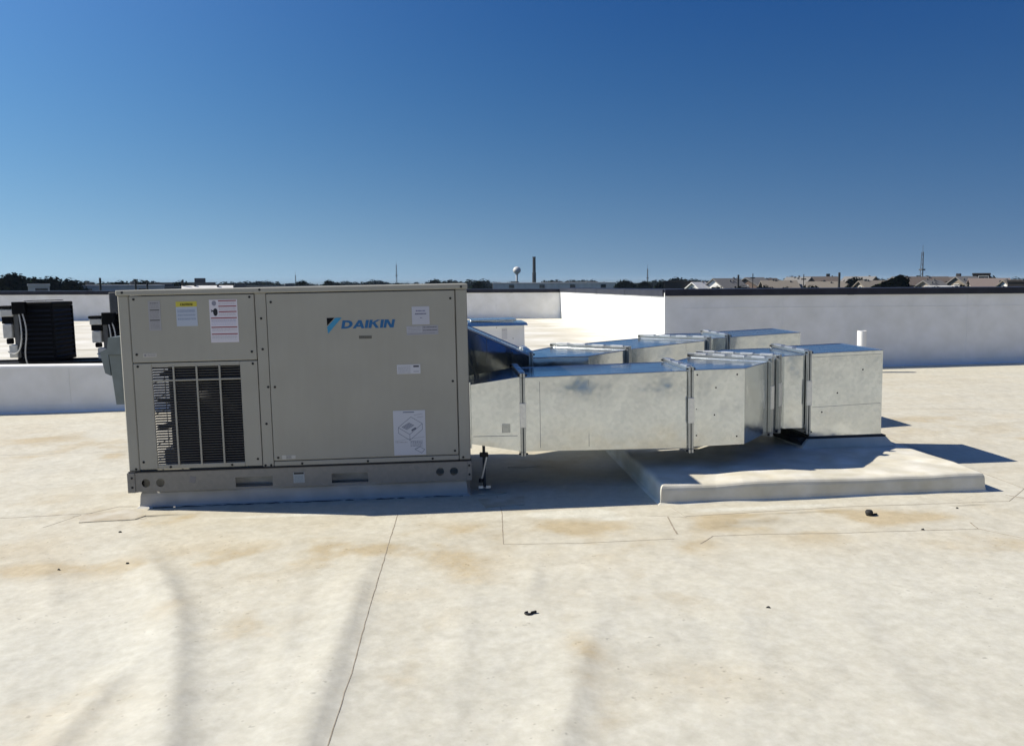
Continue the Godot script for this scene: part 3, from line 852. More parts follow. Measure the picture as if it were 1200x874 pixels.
func build_labels(u: Node, FZ: float) -> void:
	var z := FZ + 0.0042
	var grey := Color(0.50, 0.50, 0.52)
	var paper := Color(0.74, 0.75, 0.78)
	# narrow grey label
	blank(64, 140, Color(0.60, 0.60, 0.61))
	ink_text(10, 54, 8, Color(0.36, 0.36, 0.37), 4)
	for y in range(18, 34, 6): ink_text(8, 56, y, Color(0.50, 0.50, 0.51), 2)
	sheet.fill_rect(Rect2i(8, 40, 50, 5), Color(0.28, 0.28, 0.29))
	for y in range(50, 84, 6): ink_text(8, 56, y, Color(0.47, 0.47, 0.49), 2)
	sheet.fill_rect(Rect2i(6, 88, 52, 5), Color(0.28, 0.28, 0.29))
	for y in range(98, 134, 6): ink_text(8, 56, y, Color(0.47, 0.47, 0.49), 2)
	sticker(u, Vector2(-1.942, 1.200), Vector2(-1.864, 1.395), z, 0.0).set_meta("label", "narrow grey printed label")
	# caution label, yellow head
	blank(120, 140, Color(0.66, 0.70, 0.76))
	sheet.fill_rect(Rect2i(0, 0, 120, 30), Color(0.74, 0.70, 0.26))
	for y in range(46, 64, 6): ink_text(8, 110, y, Color(0.40, 0.46, 0.58), 3)
	for y in range(72, 84, 6): ink_text(8, 110, y, Color(0.40, 0.46, 0.58), 3)
	for y in range(94, 106, 6): ink_text(8, 110, y, Color(0.40, 0.46, 0.58), 3)
	sticker(u, Vector2(-1.764, 1.225), Vector2(-1.628, 1.388), z, 0.0).set_meta("label", "white label with a yellow heading")
	letters(u, "CAUTION", Vector3(-1.734, 1.361, z + 0.0012), 0.015, 0.078, 0.0, M.ink, "label_heading")
	# tall warning label with red rules and two black pictograms
	blank(160, 250, Color(0.80, 0.79, 0.82))
	var red := Color(0.52, 0.20, 0.22)
	for y in [4, 36, 68, 104, 158, 198]:
		var x0 := 52 if y < 100 else 6
		sheet.fill_rect(Rect2i(x0, y, 154 - x0, 6), red)
		for k in 3: ink_text(x0 + 2, 150, y + 11 + k * 6, Color(0.60, 0.58, 0.62), 2)
	for k in 5: ink_text(8, 150, 118 + k * 7, Color(0.66, 0.68, 0.80), 3)
	for k in 4: ink_text(8, 150, 216 + k * 7, Color(0.66, 0.70, 0.72), 2)
	for yy in 250:
		for xx in 52:
			if Vector2((xx - 27) / 13.0, (yy - 20) / 15.0).length() < 1.0 and (xx + yy * 2) % 7 > 2: sheet.set_pixel(xx, yy, Color(0.22, 0.25, 0.34))
			if Vector2((xx - 33) / 13.0, (yy - 72) / 22.0).length() < 1.0: sheet.set_pixel(xx, yy, Color(0.05, 0.06, 0.10))
	ink_line(Vector2(8, 58), Vector2(22, 70), Color(0.1, 0.1, 0.14), 4)
	ink_line(Vector2(8, 70), Vector2(20, 60), Color(0.1, 0.1, 0.14), 3)
	sticker(u, Vector2(-1.548, 1.112), Vector2(-1.366, 1.396), z, 0.0).set_meta("label", "tall warning label with red rules")
	# small serial tag
	blank(90, 28, Color(0.70, 0.69, 0.66))
	ink_text(6, 24, 6, grey, 16)
	ink_text(30, 84, 6, grey, 5)
	ink_text(30, 84, 16, grey, 5)
	sticker(u, Vector2(-1.994, 1.025), Vector2(-1.906, 1.051), z, 0.01)
	# two white labels right of the logo
	blank(120, 124, Color(0.70, 0.71, 0.75))
	ink_text(28, 92, 26, Color(0.35, 0.35, 0.50), 8)
	ink_text(22, 98, 46, Color(0.35, 0.35, 0.46), 9)
	ink_text(56, 70, 76, Color(0.40, 0.40, 0.50), 5)
	sticker(u, Vector2(-0.214, 1.200), Vector2(-0.096, 1.322), z, 0.0)
	blank(200, 62, Color(0.60, 0.61, 0.64))
	sheet.fill_rect(Rect2i(0, 0, 96, 46), Color(0.66, 0.67, 0.70))
	for y in range(6, 40, 10): ink_text(6, 90, y, grey, 3)
	ink_text(104, 190, 8, Color(0.34, 0.34, 0.38), 6)
	ink_text(104, 194, 28, Color(0.34, 0.34, 0.38), 6)
	ink_text(6, 180, 50, grey, 4)
	sticker(u, Vector2(-0.252, 1.130), Vector2(-0.040, 1.191), z, 0.012)
	# rating plate
	blank(160, 68, paper)
	for y in range(12, 62, 8): ink_text(8, 92, y, Color(0.52, 0.53, 0.56), 3)
	sheet.fill_rect(Rect2i(112, 8, 38, 12), Color(0.20, 0.20, 0.26))
	ink_text(112, 150, 50, Color(0.45, 0.45, 0.5), 5)
	sticker(u, Vector2(-0.326, 0.867), Vector2(-0.168, 0.930), z, 0.0)
	# rigging diagram: a drawing of the unit in outline
	blank(200, 280, Color(0.72, 0.74, 0.78))
	var dk := Color(0.30, 0.34, 0.42)
	sheet.fill_rect(Rect2i(62, 8, 70, 6), Color(0.38, 0.42, 0.50))
	var e := [Vector2(30, 105), Vector2(110, 40), Vector2(180, 84), Vector2(100, 150), Vector2(30, 140), Vector2(100, 186), Vector2(180, 120)]
	for q in [[0, 1], [1, 2], [2, 3], [3, 0], [0, 4], [4, 5], [5, 3], [5, 6], [6, 2]]: ink_line(e[q[0]], e[q[1]], dk, 2)
	for k in 7: ink_line(Vector2(52 + k * 7, 100 - k * 4), Vector2(84 + k * 7, 118 - k * 4), dk, 3)
	ink_line(Vector2(112, 122), Vector2(134, 108), dk, 8)
	ink_line(Vector2(130, 30), Vector2(182, 22), Color(0.48, 0.5, 0.56), 2)
	ink_line(Vector2(150, 44), Vector2(186, 40), Color(0.48, 0.5, 0.56), 2)
	ink_line(Vector2(8, 190), Vector2(190, 166), Color(0.52, 0.55, 0.6), 2)
	ink_text(10, 84, 196, grey, 4)
	for k in 5: ink_text(104, 180, 190 + k * 8, dk, 3)
	ink_line(Vector2(130, 244), Vector2(160, 228), dk, 3)
	ink_line(Vector2(160, 228), Vector2(190, 246), dk, 2)
	ink_line(Vector2(134, 246), Vector2(172, 268), dk, 2)
	ink_line(Vector2(172, 268), Vector2(192, 246), dk, 2)
	sticker(u, Vector2(-0.364, 0.305), Vector2(-0.146, 0.615), z, -0.002).set_meta("label", "white paper sheet with an outline drawing")
	# small tag at the foot of the big panel and the plate on the rail
	blank(90, 30, Color(0.62, 0.62, 0.60))
	sheet.fill_rect(Rect2i(0, 0, 26, 30), Color(0.72, 0.72, 0.70))
	sheet.fill_rect(Rect2i(62, 4, 26, 22), Color(0.72, 0.72, 0.70))
	ink_text(30, 60, 12, grey, 6)
	sticker(u, Vector2(-1.122, 0.306), Vector2(-1.030, 0.334), z, 0.0)
	blank(80, 80, Color(0.60, 0.64, 0.66))
	sheet.fill_rect(Rect2i(4, 2, 72, 13), Color(0.06, 0.06, 0.07))
	for y in range(26, 72, 9): ink_text(8, 72, y, Color(0.48, 0.52, 0.54), 4)
	sticker(u, Vector2(-1.052, 0.140), Vector2(-0.978, 0.214), FZ + 0.0072, 0.0)
	blank(20, 20, Color(0.47, 0.47, 0.48))
	sticker(u, Vector2(-1.742, 0.168), Vector2(-1.702, 0.212), FZ + 0.0072, -0.25, "tape_square")
	# emblem and lettering
	var st := new_st()
	var tri := func(pts: Array, mat: Material, called: String) -> void:
		var s := new_st()
		var lo := []
		var hi := []
		for p in pts:
			lo.append(Vector3(p.x, p.y, z)); hi.append(Vector3(p.x, p.y, z + 0.0012))
		face(s, hi, Vector3.BACK)
		for i in pts.size():
			var j := (i + 1) % pts.size()
			face(s, [lo[i], lo[j], hi[j], hi[i]], Vector3(pts[i].x + pts[j].x - 2.0 * pts[0].x, pts[i].y + pts[j].y - 2.0 * pts[0].y, 0))
		mesh_node(s, called, mat, u)
	tri.call([Vector2(-0.783, 1.258), Vector2(-0.732, 1.258), Vector2(-0.783, 1.206)], M.ink, "emblem")
	tri.call([Vector2(-0.726, 1.258), Vector2(-0.684, 1.258), Vector2(-0.778, 1.152), Vector2(-0.783, 1.197)], M.sky_logo, "emblem")
	var at := -0.690
	for q in [["D", 1.30], ["A", 1.42], ["I", 0.36], ["K", 1.30], ["I", 0.36], ["N", 1.24]]:
		heavy_letter(u, q[0], Vector3(at, 1.184, z), 0.055, q[1], 0.20, M.blue_logo)
		at += (q[1] + (0.03 if q[0] == "A" else 0.09)) * 0.055
	blank(60, 20, Color(0.39, 0.385, 0.36))
	ink_text(2, 26, 4, Color(0.30, 0.30, 0.28), 8)
	ink_text(28, 58, 8, Color(0.30, 0.30, 0.28), 8)
	sticker(u, Vector2(-0.574, 1.113), Vector2(-0.488, 1.134), z, 0.0)

# ------------------------------------------------------------------ sheet-metal ducts
# sheet metal is never quite flat: each side bellies out a little, unevenly along its length
func sheet_side(st: SurfaceTool, a: Vector3, b: Vector3, c: Vector3, d: Vector3, out: Vector3) -> void:
	var nu := maxi(3, int((b - a).length() / 0.045))
	var nv := 12
	var o := out.normalized()
	var at := func(u: float, v: float) -> Vector3:
		var p := a.lerp(b, u).lerp(d.lerp(c, u), v)
		var n := undulation.get_noise_2d(p.x * 2.3 + p.z * 1.1, p.z * 1.7 + 31.0)
		var m := ripple.get_noise_2d(p.x * 0.9 + p.z, p.y * 1.1 + 7.0)
		var belly := (0.0052 + 0.0092 * n) * sin(PI * v) + 0.0030 * sin(TAU * v + n * 4.0) * n + 0.0010 * m
		return p + o * belly * smoothstep(0.0, 0.12, u) * smoothstep(1.0, 0.88, u) * (v * (1.0 - v) * 3.0 + 0.25 if v > 0.0 and v < 1.0 else 0.0)
	var nrm := func(u: float, v: float) -> Vector3:
		var h := 0.01
		var t: Vector3 = at.call(clampf(u + h, 0, 1), v) - at.call(clampf(u - h, 0, 1), v)
		var w: Vector3 = at.call(u, clampf(v + h, 0.001, 0.999)) - at.call(u, clampf(v - h, 0.001, 0.999))
		var n := t.cross(w).normalized()
		return n if n.dot(o) > 0.0 else -n
	var P := []
	var N := []
	for j in nv + 1:
		for i in nu + 1:
			P.append(at.call(float(i) / nu, float(j) / nv))
			N.append(nrm.call(float(i) / nu, float(j) / nv))
	for j in nv:
		for i in nu:
			var k := j * (nu + 1) + i
			var q := [k, k + 1, k + nu + 2, k + nu + 1]
			var flip: bool = (P[q[1]] - P[q[0]]).cross(P[q[2]] - P[q[0]]).dot(o) > 0.0
			for w in ([q[0], q[2], q[1], q[0], q[3], q[2]] if flip else [q[0], q[1], q[2], q[0], q[2], q[3]]):
				st.set_normal(N[w])
				st.add_vertex(P[w])

func duct_section(parent: Node, plan: Array, low: Array, high: Array, called := "duct_section") -> MeshInstance3D:
	var lo := []
	var hi := []
	for i in plan.size():
		lo.append(Vector3(plan[i].x, low[i], plan[i].y))
		hi.append(Vector3(plan[i].x, high[i], plan[i].y))
	var st := new_st()
	prism(st, lo, hi, called != "drop_box")
	# folded lock seams along the top and bottom outer edges
	for i in plan.size():
		var j := (i + 1) % plan.size()
		if (hi[i] - hi[j]).length() > 0.12:
			tube(st, [hi[i], hi[j]], 0.0045, 6)
	return mesh_node(st, called, M.galv, parent)

# a bolted joint: a proud frame round the duct, in the vertical plane through a and b
func joint(parent: Node, a: Vector2, b: Vector2, low: float, high: float, cleats := 3, out := 0.032, thick := 0.036) -> void:
	var e := (b - a).normalized()
	var t := Transform3D(Basis(Vector3(e.x, 0, e.y), Vector3.UP, Vector3(e.x, 0, e.y).cross(Vector3.UP)), Vector3(a.x, 0, a.y))
	var w := (b - a).length()
	var st := new_st()
	for s in [-1.0, 1.0]:
		var z0: float = 0.003 if s > 0.0 else -thick * 0.5
		var z1: float = thick * 0.5 if s > 0.0 else -0.003
		box(st, Vector3(-out, high + 0.002, z0), Vector3(w + out, high + out, z1), 0.002, t)
		box(st, Vector3(-out, low - out, z0), Vector3(w + out, low - 0.002, z1), 0.002, t)
		box(st, Vector3(-out, low - 0.001, z0 * 0.98), Vector3(-0.002, high + 0.001, z1 * 0.98), 0.002, t)
		box(st, Vector3(w + 0.002, low - 0.001, z0 * 0.98), Vector3(w + out, high + 0.001, z1 * 0.98), 0.002, t)
	var f := mesh_node(st, "joint_flange", M.flange, parent)
	st = new_st()
	var gi := out - 0.004
	box(st, Vector3(-gi, high + 0.002, -0.0029), Vector3(w + gi, high + gi, 0.0029), 0.0, t)
	box(st, Vector3(-gi, low - gi, -0.0029), Vector3(w + gi, low - 0.002, 0.0029), 0.0, t)
	box(st, Vector3(-gi, low - 0.001, -0.0028), Vector3(-0.002, high + 0.001, 0.0028), 0.0, t)
	box(st, Vector3(w + 0.002, low - 0.001, -0.0028), Vector3(w + gi, high + 0.001, 0.0028), 0.0, t)
	mesh_node(st, "gasket", M.rubber, f)
	# cleats pressed over the flange, along the top and up both sides
	var n := cleats
	for i in n:
		var x0 := w * (i + 0.14) / n
		var x1 := w * (i + 0.80) / n
		st = new_st()
		box(st, Vector3(x0, high + out - 0.010, -thick * 0.5 - 0.004), Vector3(x1, high + out + 0.005, thick * 0.5 + 0.004), 0.002, t)
		mesh_node(st, "cleat", M.cleat, f)
	for side in 2:
		var x := -out if side == 0 else w + out
		st = new_st()
		box(st, Vector3(x - 0.005, lerpf(low, high, 0.33), -thick * 0.5 - 0.004), Vector3(x + 0.008, lerpf(low, high, 0.66), thick * 0.5 + 0.004), 0.002, t)
		mesh_node(st, "cleat", M.cleat, f)
	for q in [[-out * 0.5, high + out * 0.5], [w + out * 0.5, high + out * 0.5], [-out * 0.5, low - out * 0.5], [w + out * 0.5, low - out * 0.5]]:
		st = new_st()
		tube(st, [t * Vector3(q[0], q[1], -thick * 0.5 - 0.014), t * Vector3(q[0], q[1], thick * 0.5 + 0.014)], 0.007, 6)
		mesh_node(st, "corner_bolt", M.steel_dark, f)

func dots(parent: Node, pts: Array) -> void:
	var st := new_st()
	lathe(st, [Vector2(0, 0.004), Vector2(0.005, 0.003), Vector2(0.007, 0)], Vector3.ZERO, 8)
	var m := st.commit()
	for p in pts: shared(m, "pin", M.dark, parent, Transform3D(Basis(Vector3.RIGHT, PI / 2), p))

# a shallow rolled bead across a sheet
func bead(parent: Node, a: Vector3, b: Vector3, r := 0.0028) -> void:
	var st := new_st()
	tube(st, [a, b], r, 6)
	mesh_node(st, "sheet_seam", M.seam_metal, parent)

func build_ducts() -> void:
	var s := thing("supply_duct", "shiny galvanised duct running from the unit's lower right side, nearest the viewer", "duct")
	# flare from the unit
	var lo := [Vector3(0.166, 0.350, -5.905), Vector3(0.514, 0.290, -5.88), Vector3(0.514, 0.290, -6.55), Vector3(0.166, 0.350, -6.50)]
	var hi := [Vector3(0.166, 0.766, -5.905), Vector3(0.514, 0.815, -5.88), Vector3(0.514, 0.815, -6.55), Vector3(0.166, 0.766, -6.50)]
	var st := new_st()
	prism(st, lo, hi)
	mesh_node(st, "flared_collar", M.galv, s)
	st = new_st()
	box(st, Vector3(0.161, 0.325, -6.53), Vector3(0.172, 0.79, -5.872), 0.002)
	mesh_node(st, "wall_flange", M.galv, s)
	bead(s, Vector3(0.185, 0.402, -5.9035), Vector3(0.495, 0.402, -5.8815), 0.002)
	box_part("repair_patch", Vector3(0.385, 0.425, -5.896), Vector3(0.445, 0.487, -5.8845), M.flange, s, 0.001)
	box_part("hanger_clamp", Vector3(1.03, 0.225, -6.22), Vector3(1.10, 0.282, -6.16), M.dark, s, 0.006)
	joint(s, Vector2(0.532, -5.88), Vector2(0.532, -6.55), 0.290, 0.812, 3)
	duct_section(s, [Vector2(0.55, -5.88), Vector2(1.708, -5.88), Vector2(1.708, -6.55), Vector2(0.55, -6.55)], [0.288, 0.272, 0.272, 0.288], [0.810, 0.824, 0.824, 0.810])
	for x in [0.655, 1.0]: bead(s, Vector3(x, 0.31, -5.8765), Vector3(x, 0.78, -5.8765), 0.0016)
	joint(s, Vector2(1.728, -5.88), Vector2(1.728, -6.55), 0.272, 0.825, 3)
	# offset: 45 degrees back, then straight again
	duct_section(s, [Vector2(1.748, -5.88), Vector2(2.125, -5.88), Vector2(2.435, -6.245), Vector2(1.985, -6.745), Vector2(1.81, -6.55), Vector2(1.748, -6.55)], [0.280, 0.286, 0.296, 0.296, 0.28, 0.28], [0.828, 0.830, 0.836, 0.836, 0.828, 0.828], "offset_elbow")
	dots(s, [Vector3(1.78, 0.795, -5.88), Vector3(2.07, 0.79, -5.88), Vector3(1.915, 0.70, -5.88), Vector3(1.905, 0.505, -5.88), Vector3(1.775, 0.55, -5.88), Vector3(1.775, 0.36, -5.88), Vector3(2.07, 0.345, -5.88)])
	joint(s, Vector2(2.448, -6.258), Vector2(1.998, -6.758), 0.296, 0.838, 4)
	duct_section(s, [Vector2(2.461, -6.271), Vector2(2.545, -6.365), Vector2(2.095, -6.865), Vector2(2.011, -6.771)], [0.296, 0.296, 0.296, 0.296], [0.840, 0.842, 0.842, 0.840])
	joint(s, Vector2(2.558, -6.378), Vector2(2.108, -6.878), 0.296, 0.845, 4)
	duct_section(s, [Vector2(2.571, -6.391), Vector2(2.665, -6.49), Vector2(2.835, -6.49), Vector2(2.835, -7.18), Vector2(2.40, -7.18), Vector2(2.121, -6.891)], [0.29, 0.275, 0.275, 0.275, 0.28, 0.29], [0.848, 0.852, 0.856, 0.856, 0.852, 0.848], "offset_elbow")
	joint(s, Vector2(2.852, -6.48), Vector2(2.852, -7.18), 0.262, 0.862, 3)
	duct_section(s, [Vector2(2.870, -6.475), Vector2(3.462, -6.475), Vector2(3.462, -7.20), Vector2(2.870, -7.20)], [0.205, 0.205, 0.205, 0.205], [0.866, 0.880, 0.880, 0.866], "drop_box")
	bead(s, Vector3(2.89, 0.838, -6.4755), Vector3(3.45, 0.852, -6.4755), 0.0016)
	bead(s, Vector3(2.89, 0.440, -6.4755), Vector3(3.45, 0.458, -6.4755), 0.0016)
	dots(s, [Vector3(3.30, 0.73, -6.475), Vector3(3.095, 0.55, -6.475), Vector3(2.97, 0.40, -6.475)])
	# the curb flange under the drop box
	box_part("base_flange", Vector3(2.845, 0.193, -7.225), Vector3(3.49, 0.205, -6.448), M.steel_dark, s, 0.002)
	st = new_st()
	prism(st, [Vector3(2.76, 0.135, -6.92), Vector3(2.845, 0.135, -6.92), Vector3(2.845, 0.135, -6.47), Vector3(2.80, 0.135, -6.44)], [Vector3(2.70, 0.20, -6.92), Vector3(2.845, 0.20, -6.92), Vector3(2.845, 0.20, -6.47), Vector3(2.76, 0.20, -6.44)])
	mesh_node(st, "angle_bracket", M.steel_dark, s)

	var r := thing("return_duct", "galvanised duct behind, with sloping hood from the unit's upper right side", "duct")
	lo = [Vector3(0.166, 0.420, -6.90), Vector3(0.665, 0.340, -6.84), Vector3(0.665, 0.340, -7.42), Vector3(0.166, 0.420, -7.22)]
	hi = [Vector3(0.166, 1.128, -6.60), Vector3(0.665, 0.892, -6.70), Vector3(0.665, 0.892, -7.42), Vector3(0.166, 1.128, -7.22)]
	st = new_st()
	prism(st, lo, hi, true)
	tube(st, [hi[0], hi[1]], 0.008, 6)
	tube(st, [hi[3], hi[2]], 0.008, 6)
	mesh_node(st, "sloping_hood", M.galv, r)
	st = new_st()
	box(st, Vector3(0.161, 0.39, -7.25), Vector3(0.172, 1.155, -6.61), 0.002)
	mesh_node(st, "wall_flange", M.galv, r)
	bead(r, Vector3(0.33, 0.45, -6.86), Vector3(0.33, 1.04, -6.632), 0.0016)
	joint(r, Vector2(0.683, -6.75), Vector2(0.683, -7.44), 0.340, 0.880, 3)
	duct_section(r, [Vector2(0.70, -6.75), Vector2(1.15, -6.75), Vector2(1.545, -7.17), Vector2(0.985, -7.72), Vector2(0.78, -7.44), Vector2(0.70, -7.44)], [0.33, 0.33, 0.335, 0.335, 0.33, 0.33], [0.868, 0.868, 0.874, 0.874, 0.868, 0.868], "offset_elbow")
	joint(r, Vector2(1.558, -7.183), Vector2(0.998, -7.733), 0.335, 0.876, 4)
	duct_section(r, [Vector2(1.571, -7.196), Vector2(2.46, -7.84), Vector2(1.95, -8.36), Vector2(1.011, -7.746)], [0.335, 0.345, 0.345, 0.335], [0.876, 0.888, 0.888, 0.876])
	bead(r, Vector3(2.21, 0.36, -7.6595), Vector3(2.21, 0.87, -7.6595), 0.002)
	joint(r, Vector2(2.473, -7.853), Vector2(1.963, -8.373), 0.345, 0.892, 4)
	duct_section(r, [Vector2(2.486, -7.866), Vector2(2.57, -7.99), Vector2(2.70, -7.99), Vector2(2.70, -8.74), Vector2(2.30, -8.74), Vector2(1.976, -8.386)], [0.345, 0.33, 0.33, 0.33, 0.33, 0.345], [0.894, 0.896, 0.898, 0.898, 0.896, 0.894], "offset_elbow")
	joint(r, Vector2(2.718, -8.0), Vector2(2.718, -8.75), 0.33, 0.90, 3)
	duct_section(r, [Vector2(2.736, -8.02), Vector2(3.50, -8.14), Vector2(3.50, -8.86), Vector2(2.736, -8.80)], [0.205, 0.205, 0.205, 0.205], [0.900, 0.920, 0.920, 0.900], "drop_box")
	box_part("base_flange", Vector3(2.71, 0.193, -8.88), Vector3(3.52, 0.205, -7.99), M.steel_dark, r, 0.002)

	# brace under the near duct
	var b := thing("duct_brace", "thin steel brace on a small base plate beneath the near duct's collar", "brace", Vector3(0.26, 0, -6.02))
	box_part("base_plate", Vector3(-0.045, 0.002, -0.04), Vector3(0.045, 0.009, 0.04), M.flange, b, 0.002)
	st = new_st()
	tube(st, [Vector3(0, 0.012, 0), Vector3(0.0, 0.325, 0.0)], 0.0105, 8)
	mesh_node(st, "post", M.dark_grey, b)
	st = new_st()
	tube(st, [Vector3(-0.024, 0.06, 0.03), Vector3(0.022, 0.25, 0.02)], 0.008, 8)
	mesh_node(st, "rod", M.cleat, b)
	st = new_st()
	box(st, Vector3(-0.03, 0.235, -0.02), Vector3(0.03, 0.262, 0.032), 0.003)
	mesh_node(st, "clamp", M.steel_dark, b)
	st = new_st()
	lathe(st, [Vector2(0, 0.082), Vector2(0.016, 0.08), Vector2(0.016, 0.055), Vector2(0, 0.053)], Vector3(-0.026, 0, 0.032), 10)
	mesh_node(st, "rod_end", M.steel_dark, b)

# ------------------------------------------------------------------ curbs and walls
# membrane-wrapped block with rounded, slightly sagging top edge
func wrapped_curb(st: SurfaceTool, x0: float, x1: float, z0: float, z1: float, high: float, sag: float, flare := 0.02) -> void:
	var prof := [Vector2(flare, 0.0), Vector2(flare * 0.25, 0.012), Vector2(0.004, 0.03), Vector2(0.0, high - 0.040), Vector2(-0.004, high - 0.022), Vector2(-0.012, high - 0.010), Vector2(-0.024, high - 0.003), Vector2(-0.042, high)]
	var nx := 24
	var ring := []
	for k in nx + 1:
		var t := float(k) / nx
		ring.append([lerpf(x0, x1, t), z1, Vector2(0, 1)])
	for k in range(1, 13): ring.append([x1, lerpf(z1, z0, k / 12.0), Vector2(1, 0)])
	for k in range(1, 13): ring.append([lerpf(x1, x0, k / 12.0), z0, Vector2(0, -1)])
	for k in range(1, 12): ring.append([x0, lerpf(z0, z1, k / 12.0), Vector2(-1, 0)])
	var pos := func(i: int, j: int) -> Vector3:
		var r: Array = ring[i % ring.size()]
		var dn: Vector2 = r[2]
		var cx := absf(r[0] - x0) < 0.001 or absf(r[0] - x1) < 0.001
		var cz := absf(r[1] - z0) < 0.001 or absf(r[1] - z1) < 0.001
		if cx and cz: dn = Vector2(signf(r[0] - (x0 + x1) * 0.5), signf(r[1] - (z0 + z1) * 0.5)) * 0.8
		var p: Vector2 = prof[j]
		var w := undulation.get_noise_2d(r[0] * 1.3, r[1] * 1.3 + 9.0) * sag
		return Vector3(r[0] + dn.x * p.x, p.y + (w if j > 2 else 0.0), r[1] + dn.y * p.x + (w * 0.6 * dn.y if j > 0 else 0.0))
	var mid := Vector3((x0 + x1) * 0.5, high * 0.3, (z0 + z1) * 0.5)
	var n := ring.size()
	for j in prof.size() - 1:
		for i in n:
			var a: Vector3 = pos.call(i, j)
			var b: Vector3 = pos.call(i + 1, j)
			var c: Vector3 = pos.call(i + 1, j + 1)
			var d: Vector3 = pos.call(i, j + 1)
			face(st, [a, b, c], a - mid)
			face(st, [a, c, d], a - mid)
	var cen := Vector3(mid.x, high, mid.z)
	for i in n:
		face(st, [pos.call(i, prof.size() - 1), pos.call(i + 1, prof.size() - 1), cen], Vector3.UP)

func build_curbs() -> void:
	var st := new_st()
	wrapped_curb(st, -2.085, 0.128, -7.24, -5.85, 0.117, 0.0, 0.03)
	var c := mesh_node(st, "unit_curb", M.curb_dull, self)
	c.transform = LEAN
	tag(c, "low grey wrapped curb directly beneath the beige rooftop unit", "roof curb")
	var d := thing("duct_curb", "wide low white membrane-wrapped curb under the duct drop boxes", "roof curb")
	st = new_st()
	wrapped_curb(st, 1.395, 3.628, -9.25, -5.40, 0.128, 0.016, 0.03)
	mesh_node(st, "membrane_wrap", M.curb, d)
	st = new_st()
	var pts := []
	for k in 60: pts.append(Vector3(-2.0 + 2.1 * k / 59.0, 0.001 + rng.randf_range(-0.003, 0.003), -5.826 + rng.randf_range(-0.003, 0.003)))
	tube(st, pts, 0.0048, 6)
	mesh_node(st, "shadow_gap_line", M.steel_dark, c)  # dark tube put in as the shadow gap along the unit curb's foot
	# upturned flashing round each drop box
	for q in [[2.80, 3.50, -7.24, -6.43], [2.68, 3.54, -8.92, -7.97]]:
		st = new_st()
		var lo := [Vector3(q[0] - 0.03, 0.127, q[3] + 0.05), Vector3(q[1] + 0.03, 0.127, q[3] + 0.05), Vector3(q[1] + 0.03, 0.127, q[2] - 0.05), Vector3(q[0] - 0.03, 0.127, q[2] - 0.05)]
		var hi := [Vector3(q[0] + 0.05, 0.192, q[3] - 0.015), Vector3(q[1] - 0.01, 0.192, q[3] - 0.015), Vector3(q[1] - 0.01, 0.192, q[2] + 0.015), Vector3(q[0] + 0.05, 0.192, q[2] + 0.015)]
		prism(st, lo, hi)
		mesh_node(st, "flashing", M.curb, d)

